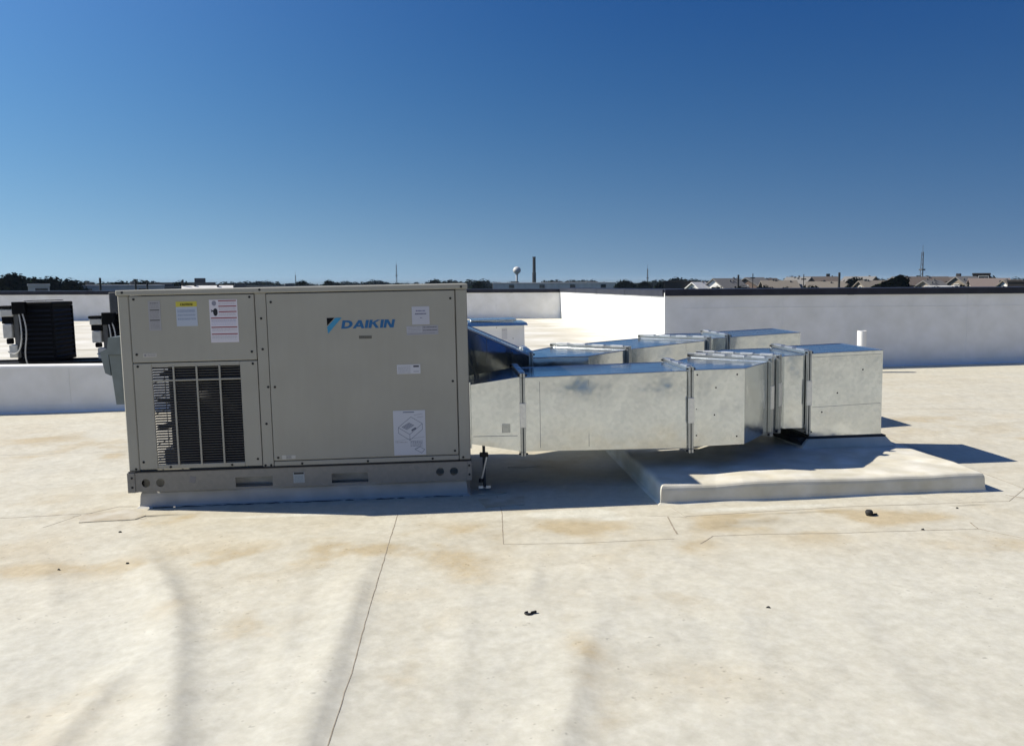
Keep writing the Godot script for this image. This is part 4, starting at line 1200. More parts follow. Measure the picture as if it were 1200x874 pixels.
# a parapet run from a to b (roof plan), with top heights at both ends; side +1 or -1 tells on which side the roof lies
func parapet(called: String, label: String, a: Vector2, b: Vector2, ya: float, yb: float, thick: float, inner: float, base := -0.05, cap := true, category := "parapet wall") -> Node3D:
	var o := thing(called, label, category)
	var e := (b - a).normalized()
	var n := Vector2(-e.y, e.x) * inner          # towards the roof side
	var back := -n * thick
	var st := new_st()
	var drop := 0.055 if cap else 0.0
	var cut := 24
	for k in cut:
		var p0 := a.lerp(b, float(k) / cut)
		var p1 := a.lerp(b, float(k + 1) / cut)
		var h0 := lerpf(ya, yb, float(k) / cut) - drop
		var h1 := lerpf(ya, yb, float(k + 1) / cut) - drop
		var rows := [Vector2(0.05, base), Vector2(0.008, base + 0.07), Vector2(0.0, base + 0.15), Vector2(0.0, -0.025), Vector2(-0.008, -0.006), Vector2(-0.03, 0.0)]
		for j in rows.size() - 1:
			var q := []
			for w in [[p0, h0, j], [p1, h1, j], [p1, h1, j + 1], [p0, h0, j + 1]]:
				var rr: Vector2 = rows[w[2]]
				var off: Vector2 = n * rr.x
				q.append(Vector3(w[0].x + off.x, rr.y if w[2] < 3 else w[1] + rr.y, w[0].y + off.y))
			face(st, q, Vector3(n.x, 0.3, n.y))
		var t0 := p0 - n * 0.03
		var t1 := p1 - n * 0.03
		face(st, [Vector3(t0.x, h0, t0.y), Vector3(t1.x, h1, t1.y), Vector3(p1.x + back.x, h1, p1.y + back.y), Vector3(p0.x + back.x, h0, p0.y + back.y)], Vector3.UP)
		var low := base if not cap else GROUND - 1.2
		face(st, [Vector3(p0.x + back.x, h0, p0.y + back.y), Vector3(p1.x + back.x, h1, p1.y + back.y), Vector3(p1.x + back.x, low, p1.y + back.y), Vector3(p0.x + back.x, low, p0.y + back.y)], Vector3(-n.x, 0, -n.y))
	for w in [[a, ya, -e], [b, yb, e]]:
		var p: Vector2 = w[0]
		face(st, [Vector3(p.x, base, p.y), Vector3(p.x + back.x, base, p.y + back.y), Vector3(p.x + back.x, w[1] - drop, p.y + back.y), Vector3(p.x, w[1] - drop, p.y)], Vector3(w[2].x, 0, w[2].y))
	mesh_node(st, "wall_face", M.wall, o)
	# laps of the wall sheet
	var long := (b - a).length()
	var k := 1.9
	while k < long - 0.5:
		var p := a + e * k + n * 0.001
		var top := lerpf(ya, yb, k / long) - drop - 0.03
		st = new_st()
		tube(st, [Vector3(p.x, base + 0.16, p.y), Vector3(p.x, top, p.y)], 0.003, 6)
		mesh_node(st, "wall_seam", M.wall, o)
		k += 3.05
	if cap:
		var q0 := a + e * 0.3 + n * 0.001
		var q1 := b - e * 0.3 + n * 0.001
		st = new_st()
		tube(st, [Vector3(q0.x, ya - 0.30, q0.y), Vector3(q1.x, yb - 0.30, q1.y)], 0.0035, 6)
		mesh_node(st, "wall_seam", M.wall, o)
		# metal coping in lengths of three metres
		var m := 0.0
		while m < long - 0.01:
			var m1 := minf(m + 3.0, long)
			var p0 := a + e * (m + 0.002)
			var p1 := a + e * (m1 - 0.002)
			var h0 := lerpf(ya, yb, m / long)
			var h1 := lerpf(ya, yb, m1 / long)
			var f := n * 0.022
			var g := back - n * 0.02
			var lo := []
			var hi := []
			for q in [[p0 + f, h0, 0.0], [p1 + f, h1, 0.0], [p1 + g, h1, 0.008], [p0 + g, h0, 0.008]]:
				lo.append(Vector3(q[0].x, q[1] - 0.105, q[0].y))
				hi.append(Vector3(q[0].x, q[1] + q[2] - 0.004, q[0].y))
			st = new_st()
			prism(st, lo, hi)
			mesh_node(st, "coping_length", M.coping, o)
			if m > 0.1:
				lo = []
				hi = []
				for q in [[p0 - e * 0.05 + f + n * 0.003, 0.003], [p0 + e * 0.05 + f + n * 0.003, 0.003], [p0 + e * 0.05 + g, 0.011], [p0 - e * 0.05 + g, 0.011]]:
					lo.append(Vector3(q[0].x, h0 - 0.108, q[0].y))
					hi.append(Vector3(q[0].x, h0 + q[1] - 0.004, q[0].y))
				st = new_st()
				prism(st, lo, hi)
				mesh_node(st, "coping_joint", M.coping, o)
			m = m1
	return o

func build_walls() -> void:
	var up := func(x: float) -> float: return 0.42 - 0.0175 * x
	# the higher roof beyond the step
	var st := new_st()
	for i in 20:
		var x0 := lerpf(-40.0, 3.42, i / 20.0)
		var x1 := lerpf(-40.0, 3.42, (i + 1) / 20.0)
		face(st, [Vector3(x0, up.call(x0), -10.75), Vector3(x1, up.call(x1), -10.75), Vector3(x1, up.call(x1), -25.0), Vector3(x0, up.call(x0), -25.0)], Vector3.UP)
	var o := mesh_node(st, "upper_roof", M.upper, self)
	o.transform = LEAN
	tag(o, "bright white upper roof behind the step wall", "", "", "structure")
	for q in [[-9.0, -14.0, 3.0, -14.05], [-9.0, -17.2, 3.2, -17.2], [-9.0, -20.4, 3.2, -20.4]]:
		st = new_st()
		face(st, [Vector3(q[0], up.call(q[0]) + 0.004, q[1]), Vector3(q[2], up.call(q[2]) + 0.004, q[3]), Vector3(q[2], up.call(q[2]) + 0.004, q[3] - 0.03), Vector3(q[0], up.call(q[0]) + 0.004, q[1] - 0.03)], Vector3.UP)
		mesh_node(st, "seam", M.seam_pale, o)
	var level := func(x: float) -> float: return 1.275 - 0.0158 * x
	var right := func(x: float) -> float: return 1.352 - 0.0135 * x
	parapet("step_wall", "low white step wall in front of the black condensing units", Vector2(-40, -10.68), Vector2(3.40, -10.68), 0.53 + 0.0145 * 40.0, 0.45, 0.22, 1.0, -0.05, false, "step wall")
	parapet("back_parapet", "far white parapet with dark coping behind the upper roof", Vector2(-40, -25.0), Vector2(3.43, -25.0), level.call(-40.0), level.call(3.43), 0.35, 1.0, -0.1)
	parapet("return_parapet", "brightly sunlit white parapet running back from the right wall's corner", Vector2(3.44, -25.0), Vector2(3.44, -13.14), 1.24, 1.30, 0.36, 1.0, -0.1)
	parapet("right_parapet", "long shaded white parapet with dark coping at the right", Vector2(3.442, -13.10), Vector2(40.0, -13.10), right.call(3.442), right.call(40.0), 0.35, 1.0)
	# building under the roof
	st = new_st()
	box(st, Vector3(-40, GROUND - 1.4, -10.9), Vector3(40, -0.32, 14), 0.0)
	var bl := mesh_node(st, "roofed_building", M.concrete, self)
	bl.transform = LEAN
	tag(bl, "pale building mass that carries the membrane roof", "building")

# ------------------------------------------------------------------ other things on the roof
func make_condenser(label: String, x0: float, x1: float, z1: float, deep: float, y0: float, y1: float) -> Node3D:
	var o := thing("condensing_unit", label, "condensing unit", Vector3((x0 + x1) * 0.5, y0, z1 - deep * 0.5), 0.0, "black condensing units on the upper roof")
	var w := (x1 - x0) * 0.5
	var d := deep * 0.5
	var h := y1 - y0
	box_part("base_pan", Vector3(-w, 0, -d), Vector3(w, 0.05, d), M.black_metal, o, 0.006)
	box_part("coil", Vector3(-w + 0.02, 0.051, -d + 0.02), Vector3(w - 0.02, h - 0.051, d - 0.02), M.black_metal, o, 0.0)
	for q in [[-1, -1], [1, -1], [1, 1], [-1, 1]]:
		var x: float = q[0] * (w - 0.018)
		var z: float = q[1] * (d - 0.018)
		box_part("corner_post", Vector3(x - 0.016, 0.051, z - 0.016), Vector3(x + 0.016, h - 0.051, z + 0.016), M.black_metal, o, 0.004)
	var n := 11
	for i in n:
		var a := 0.055 + (h - 0.115) * i / n
		var b := a + (h - 0.115) / n * 0.62
		var st := new_st()
		var lo := []
		var hi := []
		for q in [[-1, 1], [1, 1], [1, -1], [-1, -1]]:
			lo.append(Vector3(q[0] * (w + 0.002), a, q[1] * (d + 0.002)))
			hi.append(Vector3(q[0] * (w - 0.036), b, q[1] * (d - 0.036)))
		for k in 4:
			var l := (k + 1) % 4
			face(st, [lo[k], lo[l], hi[l], hi[k]], lo[k] + lo[l])
			face(st, [lo[k], lo[l], lo[l] * 0.9 + Vector3(0, a * 0.1, 0), lo[k] * 0.9 + Vector3(0, a * 0.1, 0)], Vector3.DOWN)
		mesh_node(st, "louver", M.louver, o)
	var cap := box_part("top_cap", Vector3(-w, h - 0.05, -d), Vector3(w, h, d), M.black_metal, o, 0.012)
	var st := new_st()
	for k in 7:
		var r := 0.05 + 0.03 * k
		var ring := []
		for i in 25: ring.append(Vector3(cos(TAU * i / 24) * r, h + 0.02, sin(TAU * i / 24) * r))
		tube(st, ring, 0.003, 4, false)
	for k in 6:
		var a := TAU * k / 6
		tube(st, [Vector3(0, h + 0.022, 0), Vector3(cos(a) * 0.235, h + 0.018, sin(a) * 0.235)], 0.004, 4)
	mesh_node(st, "fan_guard", M.black_metal, cap)
	box_part("service_panel", Vector3(-w - 0.012, 0.06, d - 0.16), Vector3(-w + 0.05, h - 0.06, d + 0.006), M.dark_grey, o, 0.004)
	box_part("control_box", Vector3(-w + 0.005, h - 0.145, d + 0.002), Vector3(-w + 0.17, h + 0.012, d + 0.07), M.black_metal, o, 0.006)
	# grey electrical boxes on the left
	for q in [[0.775, 0.895, -0.165, -0.005], [0.41, 0.652, -0.145, -0.030], [0.08, 0.30, -0.085, 0.02]]:
		box_part("electrical_box", Vector3(-w + q[2], h * q[0], d - 0.11), Vector3(-w + q[3], h * q[1], d + 0.03), M.grey_box, o, 0.008)
	box_part("box_bracket", Vector3(-w - 0.15, h * 0.655, d - 0.10), Vector3(-w - 0.013, h * 0.772, d + 0.02), M.black_metal, o, 0.004)
	box_part("box_hood", Vector3(-w - 0.175, h * 0.898, d - 0.12), Vector3(-w - 0.013, h * 0.955, d + 0.04), M.black_metal, o, 0.010)
	box_part("cable_gland", Vector3(-w - 0.12, h * 0.31, d - 0.06), Vector3(-w - 0.05, h * 0.405, d + 0.01), M.black_metal, o, 0.010)
	st = new_st()
	var loop := []
	for i in 17:
		var t := i / 16.0
		loop.append(Vector3(-w + 0.085 + 0.055 * sin(t * PI) - 0.165 * t * t, h * (0.83 - 1.22 * t + 0.58 * t * t * t), d + 0.055 + 0.04 * sin(t * PI)))
	tube(st, loop, 0.009, 7)
	mesh_node(st, "conduit", M.grey_box, o)
	st = new_st()
	loop = []
	for i in 17:
		var t := i / 16.0
		loop.append(Vector3(-w + 0.13 + 0.035 * sin(t * 5.0) + 0.05 * t * t, h * (0.83 - 0.86 * t), d + 0.06 + 0.02 * sin(t * PI)))
	tube(st, loop, 0.009, 7)
	mesh_node(st, "conduit", M.grey_box, o)
	return o

func build_roof_things() -> void:
	make_condenser("black louvred condensing unit standing clear at the far left of the roof", -5.50, -5.02, -11.45, 0.62, 0.56, 1.325)
	make_condenser("shorter black condensing unit half hidden behind the beige unit's left end", -4.40, -3.88, -11.45, 0.6, 0.53, 1.165)
	for q in [[-11.52, "front dark steel support rail under the black condensing units"], [-11.98, "rear dark steel support rail under the black condensing units"]]:
		var o := thing("support_rail", q[1], "rail", Vector3(-4.9, 0.50, q[0]), 0.0, "dark steel rails under the condensing units")
		var st := new_st()
		box(st, Vector3(-1.5, 0.0, -0.05), Vector3(1.5, 0.008, 0.05), 0.001)
		box(st, Vector3(-1.5, 0.047, -0.05), Vector3(1.5, 0.055, 0.05), 0.001)
		box(st, Vector3(-1.5, 0.0085, -0.006), Vector3(1.5, 0.0465, 0.006), 0.0)
		mesh_node(st, "beam", M.steel_dark, o)
	var cab := thing("electrical_cabinet", "plain dark grey cabinet just above the half hidden condensing unit", "cabinet", Vector3(-4.75, 0.5, -13.0))
	box_part("case", Vector3(-0.10, 0.12, -0.12), Vector3(0.12, 0.93, 0.12), M.dark_grey, cab, 0.01)
	box_part("door", Vector3(-0.085, 0.15, 0.121), Vector3(0.105, 0.90, 0.13), M.dark_grey, cab, 0.004)
	box_part("stand", Vector3(-0.05, 0.0, -0.04), Vector3(0.06, 0.119, 0.04), M.steel_dark, cab, 0.004)
	# capped curb box behind the sloping hood
	var bx := thing("vent_box", "small grey metal box with overhanging lid behind the sloping duct hood", "roof vent", Vector3(0.79, 0.42, -12.85))
	box_part("body", Vector3(-0.40, -0.02, -0.40), Vector3(0.39, 0.41, 0.35), M.wall, bx, 0.006)
	var lid := new_st()
	prism(lid, [Vector3(-0.45, 0.411, -0.45), Vector3(0.44, 0.411, -0.45), Vector3(0.44, 0.411, 0.40), Vector3(-0.45, 0.411, 0.40)], [Vector3(-0.44, 0.47, -0.44), Vector3(0.42, 0.45, -0.44), Vector3(0.42, 0.45, 0.39), Vector3(-0.44, 0.47, 0.39)])
	mesh_node(lid, "lid", M.galv, bx)
	box_part("lid_cap", Vector3(-0.40, 0.471, -0.36), Vector3(0.28, 0.50, 0.30), M.galv, bx, 0.006)
	blank(24, 40, Color(0.80, 0.80, 0.80))
	ink_text(3, 21, 6, Color(0.6, 0.6, 0.62), 3)
	sticker(bx, Vector2(0.055, 0.21), Vector2(0.135, 0.375), 0.3505, 0.0)
	dots(bx, [Vector3(0.22, 0.22, 0.35), Vector3(-0.02, 0.385, 0.35)])
	# plastic pipe
	var p := thing("vent_pipe", "white plastic vent pipe upright behind the right drop box", "pipe", Vector3(6.29, 0, -12.4))
	var st := new_st()
	lathe(st, [Vector2(0.056, 0.57), Vector2(0.056, 0.632), Vector2(0.066, 0.632), Vector2(0.066, 0.06)], Vector3.ZERO, 24)
	mesh_node(st, "tube", M.white_pvc, p)
	st = new_st()
	lathe(st, [Vector2(0.068, 0.16), Vector2(0.074, 0.155), Vector2(0.07, 0.03), Vector2(0.13, 0.004), Vector2(0.16, 0.002)], Vector3.ZERO, 24)
	mesh_node(st, "pipe_boot", M.curb, p)
	# small litter on the membrane
	var nut := thing("rubber_plug", "small black rubber plug lying in front of the wide curb", "debris", Vector3(2.585, roof_height(2.585, -4.95), -4.95), 0.5)
	st = new_st()
	lathe(st, [Vector2(0.0, 0.036), Vector2(0.018, 0.034), Vector2(0.024, 0.022), Vector2(0.02, 0.006), Vector2(0.016, 0.0)], Vector3.ZERO, 12)
	mesh_node(st, "plug", M.rubber, nut)
	st = new_st()
	tube(st, [Vector3(0.012, 0.006, 0.01), Vector3(0.05, 0.006, 0.02)], 0.006, 6)
	mesh_node(st, "stalk", M.rubber, nut)
	var ring := thing("black_clip", "tiny bent black clip on the open membrane in the foreground", "debris", Vector3(0.35, roof_height(0.35, -3.65), -3.65))
	st = new_st()
	var arc := []
	for i in 9: arc.append(Vector3(-0.012 + cos(i * 0.6) * 0.014, 0.005, sin(i * 0.6) * 0.014))
	tube(st, arc, 0.0042, 6)
	tube(st, [Vector3(0.003, 0.006, 0.0), Vector3(0.026, 0.007, -0.008)], 0.006, 6)
	mesh_node(st, "wire", M.rubber, ring)
	var crumbs := [[-2.01, -5.26, "dark crumb of debris left of the unit, nearest its corner"], [-2.08, -4.58, "dark crumb of debris by the left tan stain"], [-1.74, -4.62, "dark fleck beside the long fold"], [2.74, -4.62, "dark crumb right of the rubber plug"], [1.42, -3.6, "dark fleck on the membrane at right of centre"], [3.2, -5.02, "dark crumb near the wide curb's right corner"]]
	for c in crumbs:
		st = new_st()
		var pts := []
		for k in 6:
			var a := TAU * k / 6
			pts.append(Vector3(cos(a) * rng.randf_range(0.006, 0.013), 0.0, sin(a) * rng.randf_range(0.004, 0.010)))
		var hi := []
		for q in pts: hi.append(q * 0.6 + Vector3(0, rng.randf_range(0.004, 0.008), 0))
		for k in 6: face(st, [pts[k], pts[(k + 1) % 6], hi[(k + 1) % 6], hi[k]], pts[k])
		face(st, hi, Vector3.UP)
		var o := mesh_node(st, "debris_crumb", M.rubber, self)
		o.transform = LEAN * Transform3D(Basis.IDENTITY, Vector3(c[0], roof_height(c[0], c[1]) + 0.001, c[1]))
		tag(o, c[2], "debris", "crumbs of debris on the membrane")

func build_seams(roof: Node) -> void:
	seam(roof, [Vector2(-0.33, -5.42), Vector2(-0.37, -4.07), Vector2(-0.39, -3.16), Vector2(-0.41, -2.68), Vector2(-0.44, -1.5)], 0.0042)
	seam(roof, [Vector2(-6.0, -5.66), Vector2(-2.94, -5.72), Vector2(-2.13, -5.76)], 0.006)
	seam(roof, [Vector2(-6.0, -8.1), Vector2(-4.05, -7.98), Vector2(-2.3, -7.9)], 0.008, M.seam_pale)
	seam(roof, [Vector2(0.335, -5.80), Vector2(0.34, -5.37), Vector2(0.30, -4.69), Vector2(0.73, -4.64), Vector2(1.28, -4.66)], 0.004)
	seam(roof, [Vector2(1.36, -5.11), Vector2(1.34, -4.93), Vector2(1.32, -4.75)], 0.008)
	seam(roof, [Vector2(1.40, -4.55), Vector2(1.51, -4.68), Vector2(2.27, -4.63), Vector2(3.06, -4.59), Vector2(3.20, -4.36), Vector2(4.2, -4.2)], 0.0045)
	seam(roof, [Vector2(1.47, -5.10), Vector2(2.53, -5.16), Vector2(3.62, -5.13), Vector2(3.93, -5.42), Vector2(4.05, -8.8)], 0.005)
	seam(roof, [Vector2(1.24, -5.145), Vector2(1.47, -5.085), Vector2(1.44, -5.30)], 0.005, M.seam_pale)
	seam(roof, [Vector2(3.06, -4.60), Vector2(3.09, -4.72)], 0.006)
	seam(roof, [Vector2(3.70, -5.28), Vector2(3.86, -5.05), Vector2(4.0, -4.7)], 0.007)
	seam(roof, [Vector2(4.05, -8.95), Vector2(4.80, -8.95), Vector2(6.18, -8.62), Vector2(12.0, -8.3)], 0.010, M.seam_pale)
	seam(roof, [Vector2(-2.55, -5.45), Vector2(-2.45, -5.66), Vector2(-2.10, -5.52), Vector2(-1.95, -5.56)], 0.005, M.seam_pale)
	seam(roof, [Vector2(-2.46, -5.67), Vector2(-2.25, -5.90), Vector2(-2.12, -5.88)], 0.008)
	patch(roof, [Vector2(-2.42, -5.71), Vector2(-2.14, -5.80), Vector2(-1.98, -5.62), Vector2(-2.02, -5.54), Vector2(-2.36, -5.52)], M.patch)
	patch(roof, [Vector2(0.20, -5.70), Vector2(0.52, -5.74), Vector2(0.50, -5.52), Vector2(0.24, -5.48)], M.patch)
	# flattened scraps of membrane in the shade under the duct
	for q in [[0.62, -6.7, 0.16], [0.55, -6.2, 0.09], [0.30, -5.86, 0.13]]:
		var pts := []
		for k in 7:
			var a := TAU * k / 7
			pts.append(Vector2(q[0] + cos(a) * q[2] * rng.randf_range(0.7, 1.0), q[1] + sin(a) * q[2] * 0.35 * rng.randf_range(0.7, 1.0)))
		patch(roof, pts, M.patch)

# ------------------------------------------------------------------ the town beyond
func at_bearing(deg: float, dist: float, y := GROUND) -> Vector3:
	var a := deg_to_rad(deg)
	return Vector3(sin(a) * dist, y, -cos(a) * dist)

func facing(deg: float, extra := 0.0) -> float:
	return -deg_to_rad(deg) + extra

func leaf_cluster(st: SurfaceTool, c: Vector3, r: float, n: int, hue: Color, size: float) -> void:
	for i in n:
		var d := Vector3(rng.randfn(), rng.randfn() * 0.8, rng.randfn()).normalized() * r * pow(rng.randf(), 0.4)
		var p := c + d
		var nrm := (d.normalized() + Vector3(rng.randf() - 0.5, rng.randf() * 0.6, rng.randf() - 0.5)).normalized()
		var u := nrm.cross(Vector3(rng.randf() - 0.5, rng.randf() - 0.5, rng.randf() - 0.5)).normalized() * size * rng.randf_range(0.6, 1.2)
		var v := nrm.cross(u)
		var k := rng.randf_range(0.65, 1.35)
		st.set_color(Color(hue.r * k, hue.g * k, hue.b * k))
		for q in [p + u, p + v * 0.8, p - u, p + u, p - u, p - v * 0.8]:
			st.set_normal(nrm)
			st.add_vertex(q)

func make_tree(label: String, at: Vector3, high: float, wide: float, hue: Color, n: int) -> Node3D:
	var o := thing("tree", label, "tree", at, 0.0, "trees in the town beyond the parapet", false)
	var st := new_st()
	var trunk := []
	for i in 6:
		var t := i / 5.0
		trunk.append(Vector3(sin(t * 2.0) * 0.2, high * 0.55 * t, cos(t * 3.0) * 0.1))
	for i in 5: tube(st, [trunk[i], trunk[i + 1]], lerpf(0.28, 0.12, i / 5.0), 7, false)
	for k in 5:
		var a := TAU * k / 5.0
		tube(st, [trunk[3], trunk[4] + Vector3(cos(a), 0.6, sin(a)) * wide * 0.28], 0.09, 5)
	mesh_node(st, "trunk", M.bark, o)
	st = new_st()
	for i in n:
		var a := rng.randf() * TAU
		var q := rng.randf()
		var rr := wide * (0.15 + 0.35 * sqrt(rng.randf())) * sin(clampf(q * 0.8 + 0.2, 0, 1) * PI)
		leaf_cluster(st, Vector3(cos(a) * rr, high * (0.36 + 0.55 * q), sin(a) * rr), wide * rng.randf_range(0.15, 0.25), 150, Color(hue.r * rng.randf_range(0.75, 1.3), hue.g * rng.randf_range(0.75, 1.3), hue.b * rng.randf_range(0.75, 1.2)), 0.34)
	mesh_node(st, "crown", M.leaf, o)
	return o

func make_house(label: String, deg: float, dist: float, turn: float, w: float, d: float, eave: float, rise: float, wall: Material, roof: Material, chimney := true) -> Node3D:
	var o := thing("house", label, "house", at_bearing(deg, dist), facing(deg, turn), "houses beyond the right parapet", false)
	var st := new_st()
	var hw := w * 0.5
	var hd := d * 0.5
	box(st, Vector3(-hw, 0, -hd), Vector3(hw, eave, hd), 0.0)
	for s in [-1.0, 1.0]:
		face(st, [Vector3(s * hw, eave, -hd), Vector3(s * hw, eave, hd), Vector3(s * hw, eave + rise, 0)], Vector3(s, 0, 0))
	mesh_node(st, "wall", wall, o)
	st = new_st()
	var ov := 0.45
	for s in [-1.0, 1.0]:
		var lo := [Vector3(-hw - ov, eave - 0.20, s * (hd + ov)), Vector3(hw + ov, eave - 0.20, s * (hd + ov)), Vector3(hw + ov, eave + rise + 0.02, s * 0.001), Vector3(-hw - ov, eave + rise + 0.02, s * 0.001)]
		var hi := []
		for p in lo: hi.append(p + Vector3(0, 0.22, 0))
		prism(st, lo, hi)
	var rf := mesh_node(st, "roof", roof, o)
	for k in 3:
		var vx := rng.randf_range(-hw * 0.8, hw * 0.8)
		var vz := rng.randf_range(-hd * 0.5, hd * 0.5)
		box_part("roof_vent", Vector3(vx - 0.14, eave + rise * (1.0 - absf(vz) / hd) - 0.1, vz - 0.14), Vector3(vx + 0.14, eave + rise * (1.0 - absf(vz) / hd) + 0.5, vz + 0.14), M.dark_grey, rf, 0.01)
	if chimney:
		box_part("chimney", Vector3(hw * 0.4, eave + rise * 0.4, -0.9), Vector3(hw * 0.4 + 0.8, eave + rise + 0.9, -0.2), M.brick_dark, rf, 0.02)
	for q in [[-hw * 0.55, 0, 1], [hw * 0.1, 0, 1], [hw * 0.65, 0, 1]]:
		for level in [0.9, 3.7]:
			if level + 1.3 > eave: continue
			var f := box_part("window", Vector3(q[0] - 0.65, level, hd - 0.02), Vector3(q[0] + 0.65, level + 1.3, hd + 0.05), M.trim, o, 0.01)
			box_part("pane", Vector3(q[0] - 0.55, level + 0.1, hd + 0.051), Vector3(q[0] + 0.55, level + 1.2, hd + 0.06), M.pane, f, 0.0)
	for s in [-1.0, 1.0]:
		var f := box_part("window", Vector3(s * hw - 0.05, eave - 0.9, -0.6), Vector3(s * hw + 0.05, eave + 0.4, 0.6), M.trim, o, 0.01)
		box_part("pane", Vector3(s * (hw + 0.056) - 0.005, eave - 0.8, -0.5), Vector3(s * (hw + 0.056) + 0.005, eave + 0.3, 0.5), M.pane, f, 0.0)
	return o

func make_block(label: String, deg: float, dist: float, w: float, d: float, high: float, wall: Material, units: Array, category := "building") -> Node3D:
	var o := thing("flat_roofed_building", label, category, at_bearing(deg, dist), facing(deg), "", false)
	box_part("wall", Vector3(-w * 0.5, 0, -d), Vector3(w * 0.5, high - 0.35, 0), wall, o, 0.02)
	box_part("roof", Vector3(-w * 0.5 - 0.1, high - 0.349, -d - 0.1), Vector3(w * 0.5 + 0.1, high, 0.1), wall, o, 0.03)
	var n := int(w / 7.5) + (1 if w > 2.5 and w < 4.0 else 0)
	for i in n:
		var x := -w * 0.5 + (i + 0.62) * w / n
		var f := box_part("window", Vector3(x - 0.9, high - 1.75, -0.02), Vector3(x + 0.9, high - 0.55, 0.06), M.trim, o, 0.01)
		box_part("pane", Vector3(x - 0.8, high - 1.68, 0.061), Vector3(x + 0.8, high - 0.62, 0.07), M.pane, f, 0.0)
	for q in units:
		box_part("roof_unit", Vector3(q[0] - q[1] * 0.5, high + 0.01, -3.0 - q[1]), Vector3(q[0] + q[1] * 0.5, high + q[2], -3.0), M.dark_grey, o, 0.05)
	return o

func make_mast(label: String, deg: float, dist: float, high: float, wide: float) -> void:
	var o := thing("lattice_mast", label, "radio mast", at_bearing(deg, dist), 0.3, "", false)
	var st := new_st()
	var n := int(high / (wide * 2.2))
	for k in 3:
		var a := TAU * k / 3.0
		var b := TAU * (k + 1) / 3.0
		tube(st, [Vector3(cos(a) * wide, 0, sin(a) * wide), Vector3(cos(a) * wide * 0.45, high, sin(a) * wide * 0.45)], 0.12, 5)
		for i in n:
			var t0 := float(i) / n
			var t1 := float(i + 1) / n
			var w0 := wide * lerpf(1.0, 0.45, t0)
			var w1 := wide * lerpf(1.0, 0.45, t1)
			tube(st, [Vector3(cos(a) * w0, high * t0, sin(a) * w0), Vector3(cos(b) * w1, high * t1, sin(b) * w1)], 0.06, 4, false)
	mesh_node(st, "lattice", M.dark_grey, o)
	st = new_st()
	box(st, Vector3(-wide, high * 0.62, -wide), Vector3(wide, high * 0.65, wide), 0.02)
	mesh_node(st, "platform", M.dark_grey, o)
	st = new_st()
	tube(st, [Vector3(0, high - 0.5, 0), Vector3(0, high + 3.0, 0)], 0.08, 5)
	mesh_node(st, "antenna", M.dark_grey, o)

func make_pole(label: String, deg: float, dist: float, high: float, r: float, arm: float) -> void:
	var o := thing("utility_pole", label, "pole", at_bearing(deg, dist), facing(deg), "poles standing up from the town", false)
	var st := new_st()
	tube(st, [Vector3(0, 0, 0), Vector3(0, high, 0)], r, 8)
	mesh_node(st, "post", M.steel_dark, o)
	if arm > 0.0:
		box_part("cross_arm", Vector3(-arm, high - 0.9, -0.08), Vector3(arm, high - 0.7, 0.08), M.steel_dark, o, 0.01)

